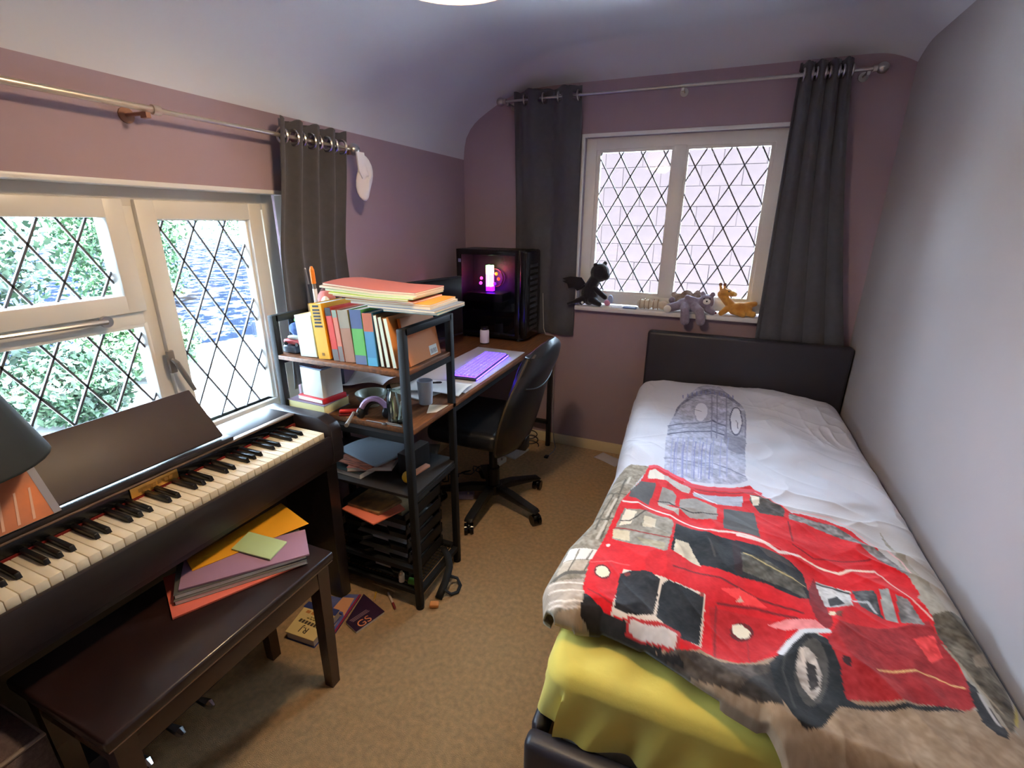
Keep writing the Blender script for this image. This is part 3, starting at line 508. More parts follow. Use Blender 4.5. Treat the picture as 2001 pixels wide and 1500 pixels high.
# duvet with a printed picture
XLc = ([.80,.9,.98,1.15,1.3,1.65,1.9,2.4,2.75],[-.25,-.28,-.31,-.30,-.262,-.252,-.275,-.31,-.325])
YFc = ([-0.33,-0.276,-0.257,-0.198,-0.141,-0.044,0.046,0.116,0.188,0.227,0.45,0.68],[0.917,0.907,0.875,0.872,0.888,0.869,0.826,0.795,0.771,0.73,0.66,0.64])
PAINT = json.loads('''[["p",[150,124,98],12,[[-0.07,0.875],[0.116,0.88],[0.221,0.887],[0.244,0.768],[0.313,0.826],[0.351,0.854],[0.559,0.948],[0.616,0.917],[0.62,0.838],[0.244,0.705],[-0.058,0.81]]],["p",[158,148,132],10,[[0.55,1.533],[0.608,1.271],[0.619,0.925],[0.559,0.948],[0.566,1.25]]],["p",[142,129,110],22,[[-0.198,1.672],[-0.128,1.675],[-0.155,1.556],[-0.178,1.413],[-0.177,1.313],[-0.187,1.233],[-0.196,1.146],[-0.207,1.033],[-0.202,0.97],[-0.179,0.878],[-0.239,0.855],[-0.304,0.915],[-0.324,1.016],[-0.308,1.198],[-0.28,1.362],[-0.244,1.479],[-0.23,1.605]]],["l",[88,78,62],0.006,[[-0.216,1.426],[-0.225,1.358],[-0.232,1.312],[-0.232,1.235]]],["l",[88,78,62],0.006,[[-0.196,1.414],[-0.204,1.319],[-0.211,1.252],[-0.214,1.207]]],["l",[88,78,62],0.006,[[-0.196,1.54],[-0.198,1.423]]],["l",[88,78,62],0.006,[[-0.205,1.302],[-0.207,1.196]]],["l",[190,178,160],0.009,[[-0.185,1.564],[-0.186,1.513]]],["l",[190,178,160],0.009,[[-0.202,1.396],[-0.213,1.303]]],["l",[190,178,160],0.009,[[-0.208,1.277],[-0.218,1.191]]],["l",[95,84,66],0.006,[[-0.274,1.518],[-0.217,1.431],[-0.173,1.433]]],["l",[95,84,66],0.006,[[-0.272,1.349],[-0.222,1.282],[-0.187,1.297]]],["p",[222,210,196],0,[[-0.282,1.063],[-0.283,1.132],[-0.257,1.125],[-0.203,1.14],[-0.205,1.086],[-0.252,1.063]]],["l",[95,84,66],0.004,[[-0.252,1.121],[-0.251,1.039]]],["l",[95,84,66],0.004,[[-0.216,1.131],[-0.221,1.073]]],["p",[178,160,138],10,[[-0.28,0.992],[-0.281,1.058],[-0.251,1.06],[-0.206,1.08],[-0.208,1.021],[-0.26,0.998]]],["l",[80,70,56],0.004,[[-0.251,1.06],[-0.253,1.001]]],["l",[80,70,56],0.004,[[-0.21,1.075],[-0.214,1.016]]],["l",[92,84,72],0.014,[[-0.289,0.974],[-0.256,0.998],[-0.21,1.017]]],["p",[176,158,140],12,[[-0.316,0.992],[-0.289,0.974],[-0.255,0.969],[-0.207,0.989],[-0.187,0.901],[-0.254,0.889],[-0.302,0.93]]],["l",[224,210,194],0.005,[[-0.291,0.971],[-0.249,0.961],[-0.203,0.97]]],["l",[224,210,194],0.005,[[-0.283,0.947],[-0.241,0.936],[-0.197,0.945]]],["l",[224,210,194],0.005,[[-0.273,0.917],[-0.232,0.904],[-0.189,0.912]]],["l",[224,210,194],0.005,[[-0.268,0.901],[-0.228,0.891],[-0.185,0.899]]],["p",[172,146,116],8,[[-0.245,0.875],[-0.242,0.883],[-0.186,0.898],[-0.179,0.878],[-0.213,0.87]]],["p",[176,176,194],20,[[0.002,2.614],[0.04,2.666],[0.1,2.655],[0.126,2.584],[0.206,2.455],[0.223,2.358],[0.214,2.102],[0.198,1.752],[0.205,1.714],[0.158,1.674],[0.098,1.653],[0.001,1.631],[-0.078,1.687],[-0.098,1.911],[-0.104,2.118],[-0.087,2.344],[-0.044,2.504]]],["p",[130,130,152],22,[[0.005,2.559],[0.055,2.593],[0.126,2.584],[0.206,2.455],[0.195,2.44],[0.139,2.513],[0.07,2.532],[-0.016,2.48],[-0.07,2.366],[-0.091,2.242],[-0.087,2.344],[-0.042,2.482]]],["p",[172,172,194],25,[[0.058,2.509],[0.089,2.515],[0.14,2.463],[0.142,2.254],[0.13,2.125],[0.076,2.132]]],["l",[98,98,122],0.008,[[-0.104,2.118],[-0.023,2.202],[0.079,2.245],[0.136,2.19]]],["l",[98,98,122],0.011,[[-0.094,2.013],[-0.016,2.084],[0.081,2.127],[0.141,2.085],[0.209,2.044]]],["l",[130,130,152],0.006,[[-0.099,2.064],[-0.019,2.141],[0.081,2.182],[0.13,2.133]]],["l",[130,130,152],0.008,[[-0.086,1.775],[-0.039,1.801],[0.04,1.782],[0.087,1.803],[0.138,1.779],[0.197,1.741]]],["l",[130,130,152],0.004,[[-0.081,1.747],[-0.036,1.767],[0.041,1.754],[0.138,1.747]]],["p",[142,142,160],10,[[0.13,2.125],[0.213,2.081],[0.205,1.938],[0.179,1.945],[0.144,1.963],[0.127,2.036]]],["p",[176,176,194],16,[[0.139,1.947],[0.204,1.925],[0.198,1.752],[0.16,1.767]]],["l",[158,160,196],0.004,[[-0.074,1.977],[-0.069,1.857],[-0.052,1.634]]],["l",[158,160,196],0.004,[[-0.053,1.986],[-0.049,1.866],[-0.034,1.641]]],["l",[158,160,196],0.004,[[-0.032,1.996],[-0.029,1.874],[-0.016,1.649]]],["l",[158,160,196],0.004,[[-0.011,2.005],[-0.01,1.883],[0.001,1.657]]],["l",[158,160,196],0.004,[[0.009,2.014],[0.01,1.891],[0.019,1.664]]],["l",[158,160,196],0.004,[[0.036,2.025],[0.035,1.902],[0.041,1.674]]],["l",[158,160,196],0.004,[[0.062,2.036],[0.06,1.913],[0.063,1.683]]],["l",[158,160,196],0.004,[[0.088,2.048],[0.085,1.924],[0.086,1.693]]],["l",[158,160,196],0.004,[[0.119,2.061],[0.114,1.937],[0.112,1.704]]],["l",[158,160,196],0.004,[[0.146,2.073],[0.139,1.947],[0.135,1.714]]],["l",[132,136,184],0.004,[[-0.057,1.929],[-0.056,1.85],[-0.04,1.628]]],["l",[132,136,184],0.004,[[-0.024,1.943],[-0.024,1.864],[-0.011,1.641]]],["l",[132,136,184],0.004,[[0.02,1.962],[0.018,1.882],[0.026,1.657]]],["l",[132,136,184],0.004,[[0.048,1.974],[0.045,1.894],[0.05,1.667]]],["l",[132,136,184],0.004,[[0.079,1.988],[0.075,1.907],[0.077,1.679]]],["p",[98,98,122],0,[[0.207,2.28],[0.203,2.223],[0.197,2.17],[0.189,2.13],[0.18,2.107],[0.17,2.103],[0.162,2.119],[0.156,2.152],[0.151,2.2],[0.15,2.258],[0.152,2.314],[0.157,2.363],[0.165,2.397],[0.175,2.416],[0.185,2.419],[0.194,2.406],[0.202,2.377],[0.206,2.334]]],["p",[226,226,236],0,[[0.202,2.278],[0.199,2.226],[0.194,2.181],[0.187,2.145],[0.179,2.125],[0.171,2.121],[0.164,2.135],[0.159,2.166],[0.156,2.209],[0.155,2.26],[0.157,2.31],[0.161,2.353],[0.167,2.384],[0.175,2.401],[0.184,2.405],[0.192,2.392],[0.198,2.365],[0.202,2.326]]],["p",[168,168,190],0,[[0.06,2.345],[0.059,2.309],[0.054,2.274],[0.047,2.247],[0.037,2.229],[0.026,2.224],[0.015,2.233],[0.005,2.254],[-0.003,2.286],[-0.007,2.323],[-0.007,2.36],[-0.003,2.393],[0.005,2.416],[0.016,2.43],[0.028,2.433],[0.039,2.425],[0.049,2.406],[0.056,2.379]]],["p",[222,222,234],0,[[0.055,2.344],[0.054,2.313],[0.05,2.283],[0.044,2.259],[0.035,2.244],[0.026,2.24],[0.016,2.248],[0.008,2.267],[0.002,2.294],[-0.002,2.325],[-0.002,2.357],[0.002,2.383],[0.008,2.406],[0.017,2.417],[0.027,2.42],[0.037,2.413],[0.046,2.396],[0.052,2.373]]],["l",[98,98,122],0.003,[[0.027,2.334],[-0.007,2.346]]],["l",[98,98,122],0.003,[[0.178,2.269],[0.185,2.179]]],["l",[128,128,152],0.005,[[0.067,2.518],[0.075,2.32],[0.078,2.043]]],["l",[128,128,152],0.005,[[0.092,2.523],[0.098,2.329],[0.099,2.053]]],["l",[128,128,152],0.005,[[0.136,2.533],[0.139,2.343],[0.136,2.068]]],["l",[128,128,152],0.005,[[0.22,2.356],[0.211,2.101]]],["l",[120,126,176],0.005,[[-0.069,2.496],[-0.066,2.46]]],["l",[120,126,176],0.005,[[-0.048,2.514],[-0.045,2.477]]],["l",[120,126,176],0.005,[[-0.027,2.53],[-0.025,2.494]]],["l",[120,126,176],0.005,[[-0.006,2.544],[-0.004,2.506]]],["l",[120,126,176],0.005,[[0.015,2.555],[0.017,2.517]]],["l",[120,126,176],0.005,[[0.037,2.562],[0.038,2.524]]],["l",[120,126,176],0.005,[[0.058,2.568],[0.06,2.53]]],["l",[120,126,176],0.005,[[0.08,2.568],[0.081,2.531]]],["l",[120,126,176],0.005,[[0.102,2.566],[0.103,2.53]]],["l",[120,126,176],0.005,[[0.123,2.561],[0.124,2.525]]],["l",[120,126,176],0.005,[[0.145,2.554],[0.145,2.52]]],["l",[120,126,176],0.005,[[0.166,2.547],[0.166,2.512]]],["p",[206,10,16],8,[[-0.135,1.664],[-0.107,1.701],[0.019,1.594],[0.123,1.628],[0.209,1.686],[0.234,1.645],[0.319,1.532],[0.414,1.531],[0.476,1.494],[0.523,1.421],[0.557,1.346],[0.57,1.262],[0.559,1.247],[0.575,1.184],[0.579,1.031],[0.57,0.959],[0.546,0.937],[0.497,0.922],[0.432,0.901],[0.334,0.863],[0.338,0.936],[0.329,1.01],[0.3,1.04],[0.259,0.988],[0.231,0.936],[0.184,0.899],[0.15,0.881],[0.105,0.873],[0.075,0.882],[0.035,0.861],[-0.001,0.865],[-0.077,0.9],[-0.131,0.903],[-0.183,0.926],[-0.201,0.955],[-0.211,1.069],[-0.2,1.183],[-0.191,1.288],[-0.187,1.387],[-0.169,1.452],[-0.147,1.566]]],["p",[158,22,22],14,[[0.329,1.01],[0.363,1.076],[0.46,1.108],[0.562,1.179],[0.579,1.031],[0.57,0.959],[0.546,0.937],[0.497,0.922],[0.432,0.901],[0.334,0.863],[0.338,0.936]]],["p",[130,24,26],8,[[0.341,1.242],[0.348,1.127],[0.349,1.061],[0.332,1.028],[0.316,1.075],[0.309,1.151]]],["p",[186,20,22],10,[[0.09,1.017],[0.179,1.035],[0.259,1.041],[0.246,0.975],[0.184,0.899],[0.105,0.875]]],["l",[90,16,20],0.003,[[0.305,1.476],[0.305,1.369]]],["l",[110,10,14],0.004,[[0.303,1.354],[0.352,1.322],[0.424,1.339],[0.491,1.368]]],["l",[110,22,24],0.006,[[0.001,1.121],[0.059,1.122],[0.115,1.123],[0.195,1.092],[0.293,1.079]]],["l",[120,20,24],0.007,[[0.109,1.035],[0.193,1.061],[0.279,1.059]]],["l",[140,30,30],0.005,[[0.106,1.024],[0.105,0.875]]],["l",[150,34,34],0.003,[[0.173,0.969],[0.173,0.896]]],["l",[150,26,26],0.004,[[-0.187,0.956],[-0.078,0.908]]],["l",[235,80,75],0.005,[[-0.207,1.07],[-0.158,1.104],[-0.11,1.099]]],["p",[240,60,60],6,[[0.115,1.085],[0.156,1.107],[0.195,1.092],[0.219,1.072],[0.168,1.06]]],["p",[224,130,128],10,[[0.215,1.023],[0.26,1.051],[0.315,1.065],[0.334,1.042],[0.292,1.028],[0.251,1.02]]],["l",[222,70,84],0.018,[[-0.126,1.676],[-0.101,1.693],[-0.023,1.638],[0.02,1.61],[0.087,1.619],[0.166,1.643],[0.217,1.654],[0.238,1.641]]],["l",[205,60,70],0.022,[[0.003,1.598],[0.087,1.614],[0.17,1.635],[0.217,1.646]]],["l",[70,30,34],0.004,[[0.035,1.582],[0.113,1.597],[0.173,1.613],[0.217,1.636]]],["p",[186,178,170],10,[[-0.127,1.647],[-0.107,1.667],[-0.071,1.639],[0.003,1.588],[0.02,1.576],[0.017,1.54],[-0.008,1.549],[-0.067,1.603],[-0.127,1.588]]],["p",[226,214,196],0,[[-0.127,1.647],[-0.107,1.667],[-0.073,1.638],[-0.072,1.602],[-0.124,1.589]]],["p",[172,172,182],8,[[0.028,1.55],[0.113,1.571],[0.185,1.597],[0.18,1.523],[0.109,1.51],[0.068,1.518],[0.033,1.529]]],["l",[235,235,235],0.004,[[0.032,1.557],[0.067,1.532],[0.105,1.51]]],["p",[86,83,82],3,[[-0.146,1.559],[-0.096,1.568],[-0.093,1.548],[-0.102,1.421],[-0.167,1.426],[-0.167,1.468]]],["p",[150,143,136],8,[[-0.071,1.548],[-0.036,1.543],[-0.021,1.517],[-0.022,1.461],[-0.073,1.445],[-0.074,1.494]]],["p",[180,172,160],6,[[-0.076,1.457],[-0.052,1.456],[-0.008,1.434],[-0.005,1.398],[-0.036,1.422],[-0.072,1.441]]],["p",[150,143,136],8,[[-0.008,1.499],[0.038,1.516],[0.104,1.482],[0.106,1.403],[0.075,1.397],[0.027,1.404],[-0.008,1.438]]],["l",[40,34,34],0.0045,[[-0.077,1.463],[-0.041,1.472],[-0.009,1.442],[0.034,1.427],[0.106,1.432]]],["p",[86,83,82],3,[[0.124,1.486],[0.213,1.492],[0.215,1.449],[0.218,1.343],[0.159,1.348],[0.122,1.357]]],["l",[238,216,206],0.0085,[[-0.179,1.395],[-0.132,1.402],[-0.089,1.399],[-0.024,1.378],[0.038,1.351],[0.077,1.331],[0.133,1.341],[0.18,1.337],[0.222,1.328],[0.239,1.319]]],["p",[146,138,124],16,[[-0.169,1.358],[-0.119,1.37],[-0.022,1.356],[-0.016,1.332],[-0.021,1.183],[-0.031,1.172],[-0.101,1.197],[-0.177,1.207],[-0.177,1.266]]],["p",[232,215,190],6,[[-0.164,1.357],[-0.13,1.357],[-0.136,1.291],[-0.169,1.27]]],["p",[206,192,166],6,[[-0.103,1.344],[-0.069,1.336],[-0.065,1.292],[-0.103,1.291]]],["p",[206,190,158],8,[[-0.182,1.25],[-0.134,1.255],[-0.127,1.209],[-0.176,1.212]]],["p",[158,146,118],14,[[-0.111,1.237],[-0.067,1.228],[-0.029,1.218],[-0.03,1.179],[-0.087,1.2]]],["l",[150,44,36],0.005,[[-0.179,1.257],[-0.131,1.264],[-0.072,1.261],[-0.018,1.246]]],["l",[40,36,34],0.004,[[-0.169,1.293],[-0.142,1.304],[-0.116,1.351],[-0.095,1.38]]],["p",[30,26,25],10,[[-0.009,1.338],[0.05,1.323],[0.13,1.309],[0.206,1.296],[0.284,1.279],[0.318,1.244],[0.316,1.138],[0.29,1.124],[0.224,1.145],[0.15,1.147],[0.057,1.164],[-0.013,1.19],[-0.011,1.26]]],["p",[208,194,168],10,[[-0.004,1.245],[0.03,1.249],[0.068,1.156],[0.027,1.17],[-0.005,1.189]]],["p",[84,78,66],18,[[0.16,1.246],[0.231,1.234],[0.307,1.188],[0.309,1.13],[0.264,1.148],[0.151,1.171]]],["l",[206,180,120],0.004,[[0.171,1.244],[0.23,1.216],[0.313,1.185]]],["p",[64,52,46],8,[[0.206,1.299],[0.277,1.283],[0.301,1.249],[0.233,1.258]]],["l",[70,60,56],0.006,[[0.084,1.282],[0.1,1.201]]],["l",[48,24,24],0.02,[[0.153,1.291],[0.157,1.164]]],["p",[96,24,20],0,[[-0.149,1.051],[-0.149,1.039],[-0.15,1.028],[-0.154,1.019],[-0.16,1.013],[-0.167,1.01],[-0.174,1.011],[-0.181,1.015],[-0.187,1.023],[-0.19,1.033],[-0.192,1.044],[-0.19,1.056],[-0.187,1.065],[-0.181,1.072],[-0.173,1.075],[-0.166,1.074],[-0.159,1.069],[-0.153,1.061]]],["p",[240,220,185],0,[[-0.153,1.049],[-0.153,1.04],[-0.154,1.031],[-0.157,1.024],[-0.162,1.018],[-0.167,1.016],[-0.173,1.017],[-0.179,1.02],[-0.183,1.027],[-0.186,1.035],[-0.187,1.044],[-0.186,1.053],[-0.183,1.061],[-0.178,1.066],[-0.173,1.069],[-0.167,1.068],[-0.161,1.064],[-0.156,1.057]]],["p",[104,26,24],0,[[0.187,0.99],[0.185,0.98],[0.18,0.97],[0.173,0.961],[0.165,0.955],[0.156,0.951],[0.148,0.951],[0.142,0.954],[0.138,0.96],[0.137,0.969],[0.138,0.979],[0.143,0.989],[0.15,0.999],[0.158,1.006],[0.167,1.009],[0.175,1.009],[0.182,1.006],[0.186,0.999]]],["p",[240,228,200],0,[[0.141,0.99],[0.162,1.003],[0.181,0.99],[0.177,0.974],[0.158,0.96],[0.144,0.97]]],["p",[240,210,200],0,[[-0.177,1.176],[-0.176,1.173],[-0.177,1.171],[-0.178,1.169],[-0.179,1.168],[-0.181,1.167],[-0.183,1.167],[-0.185,1.168],[-0.186,1.169],[-0.187,1.172],[-0.187,1.174],[-0.186,1.176],[-0.185,1.179],[-0.184,1.18],[-0.182,1.181],[-0.18,1.181],[-0.179,1.18],[-0.177,1.178]]],["p",[206,170,150],0,[[0.149,1.06],[0.16,1.082],[0.168,1.069]]],["p",[212,196,178],0,[[-0.122,1.081],[-0.03,1.067],[0.082,1.049],[0.078,0.89],[-0.12,0.907]]],["p",[36,30,29],10,[[-0.126,1.058],[-0.106,1.076],[-0.05,1.074],[-0.028,1.057],[-0.026,1.025],[-0.028,0.926],[-0.079,0.916],[-0.116,0.92],[-0.124,1.01]]],["p",[30,26,25],8,[[-0.02,1.041],[-0.008,1.062],[0.035,1.053],[0.078,1.04],[0.074,0.895],[0.033,0.891],[-0.022,0.924]]],["p",[120,40,30],0,[[-0.1,1.064],[-0.1,1.061],[-0.101,1.058],[-0.103,1.056],[-0.105,1.054],[-0.107,1.053],[-0.11,1.053],[-0.112,1.054],[-0.114,1.055],[-0.115,1.058],[-0.115,1.061],[-0.114,1.064],[-0.112,1.066],[-0.11,1.068],[-0.108,1.069],[-0.105,1.069],[-0.103,1.068],[-0.101,1.066]]],["p",[150,60,50],0,[[0.078,1.048],[0.078,1.045],[0.077,1.042],[0.076,1.04],[0.074,1.039],[0.072,1.038],[0.07,1.038],[0.068,1.039],[0.067,1.04],[0.066,1.043],[0.067,1.045],[0.068,1.048],[0.069,1.05],[0.071,1.052],[0.073,1.053],[0.075,1.053],[0.077,1.052],[0.078,1.05]]],["p",[38,33,31],6,[[-0.181,0.92],[-0.128,0.906],[-0.083,0.899],[-0.076,0.883],[-0.002,0.866],[0.001,0.858],[-0.073,0.875],[-0.128,0.872],[-0.168,0.881],[-0.187,0.887],[-0.193,0.91]]],["p",[38,33,31],6,[[-0.192,0.939],[-0.163,0.923],[-0.129,0.906],[-0.088,0.901],[-0.076,0.882],[-0.119,0.884],[-0.167,0.881],[-0.187,0.889]]],["p",[178,44,44],4,[[-0.082,0.912],[0.034,0.911],[0.034,0.858],[-0.0,0.863],[-0.003,0.867],[-0.081,0.883]]],["p",[198,186,178],10,[[-0.075,0.906],[0.027,0.9],[0.026,0.864],[-0.076,0.885]]],["p",[72,60,50],16,[[-0.069,0.874],[0.0,0.858],[0.07,0.874],[0.116,0.864],[0.215,0.904],[0.217,0.843],[0.223,0.797],[0.179,0.796],[0.117,0.813],[0.063,0.825],[-0.009,0.853]]],["p",[34,28,26],8,[[-0.069,0.874],[0.0,0.858],[0.036,0.855],[0.05,0.837],[-0.003,0.851]]],["p",[48,40,34],10,[[0.216,0.884],[0.223,0.794],[0.189,0.798],[0.148,0.809],[0.182,0.856]]],["p",[32,29,27],8,[[0.253,0.994],[0.293,1.03],[0.329,1.012],[0.341,0.952],[0.337,0.867],[0.353,0.861],[0.497,0.922],[0.546,0.935],[0.493,0.909],[0.35,0.849],[0.321,0.842],[0.307,0.818],[0.28,0.776],[0.257,0.765],[0.236,0.781],[0.212,0.831],[0.209,0.904],[0.231,0.942]]],["p",[70,64,58],8,[[0.318,0.92],[0.311,0.889],[0.301,0.861],[0.29,0.84],[0.279,0.826],[0.269,0.822],[0.26,0.827],[0.255,0.842],[0.252,0.864],[0.254,0.893],[0.259,0.925],[0.268,0.956],[0.28,0.983],[0.293,1.0],[0.305,1.005],[0.314,0.997],[0.32,0.978],[0.321,0.951]]],["p",[172,158,146],26,[[0.271,0.969],[0.289,0.98],[0.302,0.958],[0.306,0.915],[0.293,0.862],[0.277,0.839],[0.265,0.863],[0.259,0.913]]],["p",[50,42,38],14,[[0.281,0.942],[0.298,0.934],[0.296,0.883],[0.278,0.862]]],["l",[64,60,56],0.004,[[0.251,0.977],[0.232,0.891],[0.243,0.803]]],["l",[206,190,176],0.008,[[0.277,0.971],[0.277,0.932]]],["l",[206,204,204],0.013,[[0.236,0.945],[0.256,0.985],[0.283,1.019],[0.31,1.031],[0.335,1.036]]],["p",[196,190,184],22,[[0.344,1.234],[0.385,1.226],[0.419,1.225],[0.407,1.154],[0.346,1.122],[0.342,1.179]]],["p",[60,56,54],10,[[0.357,1.163],[0.382,1.185],[0.39,1.155],[0.356,1.131]]],["l",[50,46,44],0.007,[[0.345,1.226],[0.371,1.222],[0.414,1.217]]],["p",[84,84,84],26,[[0.423,1.228],[0.471,1.241],[0.469,1.147],[0.426,1.169]]],["l",[190,190,190],0.007,[[0.416,1.181],[0.448,1.194],[0.457,1.163]]],["p",[158,158,152],16,[[0.481,1.245],[0.502,1.254],[0.497,1.147],[0.472,1.148]]],["p",[120,114,110],28,[[0.513,1.238],[0.536,1.232],[0.55,1.162],[0.501,1.147]]],["p",[128,120,116],34,[[0.312,1.528],[0.371,1.507],[0.43,1.507],[0.47,1.471],[0.526,1.416],[0.557,1.358],[0.564,1.32],[0.543,1.339],[0.513,1.381],[0.473,1.438],[0.407,1.463],[0.351,1.483],[0.308,1.487]]],["p",[78,68,60],14,[[0.208,1.616],[0.237,1.624],[0.303,1.546],[0.295,1.495],[0.229,1.5],[0.203,1.564]]],["p",[220,204,180],6,[[0.208,1.609],[0.236,1.61],[0.229,1.546],[0.211,1.538]]],["l",[224,170,170],0.004,[[0.225,1.645],[0.314,1.541],[0.426,1.548],[0.477,1.506],[0.531,1.437],[0.566,1.389],[0.572,1.331]]],["l",[238,214,206],0.011,[[0.16,1.33],[0.229,1.32],[0.263,1.299],[0.314,1.312]]],["l",[236,206,184],0.0085,[[0.314,1.312],[0.359,1.291],[0.405,1.285],[0.437,1.307],[0.491,1.326]]],["l",[226,180,166],0.005,[[0.491,1.326],[0.519,1.277],[0.547,1.229],[0.573,1.182]]],["l",[228,184,116],0.0045,[[0.409,0.959],[0.449,0.98],[0.486,1.001],[0.52,1.003],[0.544,0.996],[0.565,0.999]]],["p",[214,196,160],0,[[0.35,1.108],[0.363,1.113],[0.359,1.094],[0.347,1.09]]],["p",[120,60,40],0,[[0.365,1.114],[0.379,1.119],[0.373,1.098],[0.36,1.094]]],["p",[60,28,28],0,[[0.349,0.97],[0.363,0.968],[0.361,0.946],[0.349,0.952]]],["p",[222,52,50],20,[[0.511,1.103],[0.558,1.135],[0.555,1.071],[0.525,1.042]]],["p",[92,80,62],26,[[0.574,1.198],[0.641,1.239],[0.698,1.277],[0.698,1.196],[0.637,0.968],[0.606,0.92],[0.597,1.017],[0.583,1.061],[0.566,1.139]]],["l",[150,134,112],0.006,[[0.568,1.11],[0.586,1.052],[0.595,1.011],[0.613,0.967]]],["p",[140,124,104],10,[[0.615,1.101],[0.652,1.14],[0.647,1.101],[0.611,1.071]]],["p",[42,37,36],10,[[0.578,1.028],[0.587,1.012],[0.598,0.915],[0.592,0.9],[0.579,0.9],[0.564,0.921],[0.569,0.976]]],["l",[176,168,164],0.007,[[0.588,0.994],[0.588,0.953],[0.591,0.929]]],["l",[180,160,70],0.005,[[0.706,1.117],[0.629,0.953]]]]''')
NS, NT = 330, 640
s_ = np.linspace(0,1,NS+1)[:,None]*np.ones((1,NT+1)); t_ = np.ones((NS+1,1))*np.linspace(0,1,NT+1)[None,:]
xf = -.285+.962*s_; YH = 2.728
dy = YH+(np.interp(xf,*YFc)-YH)*t_; dxl = np.interp(dy,*XLc); dx = dxl+(.676-dxl)*s_
dx = dx-.006*np.abs(vnoise(dy*9,dx*0+3,5))*(1-s_)
e = lambda d,w_: np.sqrt(np.clip(1-(1-np.clip(d/w_,0,1))**2,0,1))
dl = dx-dxl; dr = .68-dx; df = dy-np.interp(dx,*YFc)
dz = .49+.08*np.minimum(e(dl,.07),e(dr,.10)); dz = np.minimum(dz, .525+.05*e(df,.05))
dz += .05*np.exp(-((dy-2.62)/.2)**2)*np.sin(np.pi*np.clip((dx+.33)/1.02,0,1))
dz -= .012*np.clip((dy-2.70)/.03,0,1)
wx = dx+.05*vnoise(dx*4,dy*4,1); wy = dy+.05*vnoise(dx*4,dy*4,2)
wr = .014*vnoise(wx*5,wy*5,3)+.010*(1-np.abs(vnoise(wx*9+wy*4,wy*6-wx*5,4))*2)*np.clip(.4+vnoise(wx*3,wy*3,8),0,1)
wr += .011*np.abs(vnoise(wx*7+wy*9,wy*3-wx*3,11))*np.exp(-((dy-1.75)/.5)**2)*np.clip((dx+.1)/.4,0,1)*1.6
for k_,(an,fa,fb,am,sd_) in enumerate(((-.9,17,4,.0060,51),(-.45,13,3.2,.0065,52),(-1.3,21,5,.0045,53),(.5,15,4,.004,54))):
    ca_,sa_ = math.cos(an),math.sin(an); ru = wx*ca_+wy*sa_; rv = -wx*sa_+wy*ca_
    rg_ = (1-np.abs(vnoise(rv*fa,ru*fb,sd_)))**4*np.clip(.15+1.3*vnoise(wx*3.1+k_,wy*3.1,60+k_),0,1)
    wr += am*rg_*(.8+1.3*np.clip((dx+.05)/.3,0,1)*np.exp(-((dy-1.9)/.6)**2))
inn = np.clip(np.minimum(np.minimum(dl,dr),df)/.05,.15,1)
dz = dz+wr*inn
# fold along the loose foot edge
dz += .006*np.exp(-((df-.06)/.025)**2)*np.clip((dx+.1)/.2,0,1)+.008*np.sin(df*40+dx*6)*np.exp(-df/.1)*np.clip((dx-.1)/.2,0,1)
over = np.clip((.775-dy)/.10,0,1); dz = dz-over**1.5*.16
# colours
P2 = np.stack([dx,dy],-1).reshape(-1,2); px_, py_ = P2[:,0], P2[:,1]
base = np.tile(np.array([214,212,220.]),(len(P2),1))
k = np.clip((1.55-py_+.35*px_)/.5,0,1)[:,None]; base = base*(1-k)+np.array([172,160,146.])*k
k = np.clip((.98-py_+.05*px_)/.12,0,1)[:,None]; base = base*(1-k)+np.array([152,126,100.])*k
k = np.clip((1.62-py_)/.2,0,1)*np.clip((-.05-px_)/.1,0,1); base = base*(1-k[:,None])+np.array([150,138,122.])*k[:,None]
cl = .5+.5*vnoise(px_*6,py_*14,31); base -= (cl*9)[:,None]
fine = (vnoise(px_*70,py_*70,21)+vnoise(px_*160,py_*160,22)*.8+vnoise(px_*30,py_*30,23)*.7)
def inside(poly, x, y):
    c = np.zeros(len(x), bool); n = len(poly)
    for i in range(n):
        x0,y0 = poly[i]; x1,y1 = poly[(i+1)%n]
        if y0 == y1: continue
        m = ((y0 > y) != (y1 > y)); c ^= m & (x < (x1-x0)*(y-y0)/(y1-y0)+x0)
    return c
jx = px_+.0007*vnoise(px_*120,py_*120,41); jy = py_+.0007*vnoise(px_*120,py_*120,42)
for kind,cc,n,poly in PAINT:
    a = np.array(poly); pad = .03
    bb = np.where((px_ > a[:,0].min()-pad)&(px_ < a[:,0].max()+pad)&(py_ > a[:,1].min()-pad)&(py_ < a[:,1].max()+pad))[0]
    if not len(bb): continue
    X, Y = jx[bb], jy[bb]
    if kind == 'p':
        mk = bb[inside(poly, X, Y)]; base[mk] = np.array(cc)+(fine[mk]*n)[:,None]
    else:
        dist = np.full(len(bb), 9.)
        for (x0,y0),(x1,y1) in zip(poly,poly[1:]):
            vx,vy = x1-x0,y1-y0; L2 = vx*vx+vy*vy+1e-12; tt = np.clip(((X-x0)*vx+(Y-y0)*vy)/L2,0,1)
            dist = np.minimum(dist, np.hypot(X-x0-tt*vx, Y-y0-tt*vy))
        kk = np.clip((n/2-dist)/.002+.5,0,1)[:,None]; base[bb] = base[bb]*(1-kk)+np.array(cc)*kk
img = base.reshape(NS+1,NT+1,3)
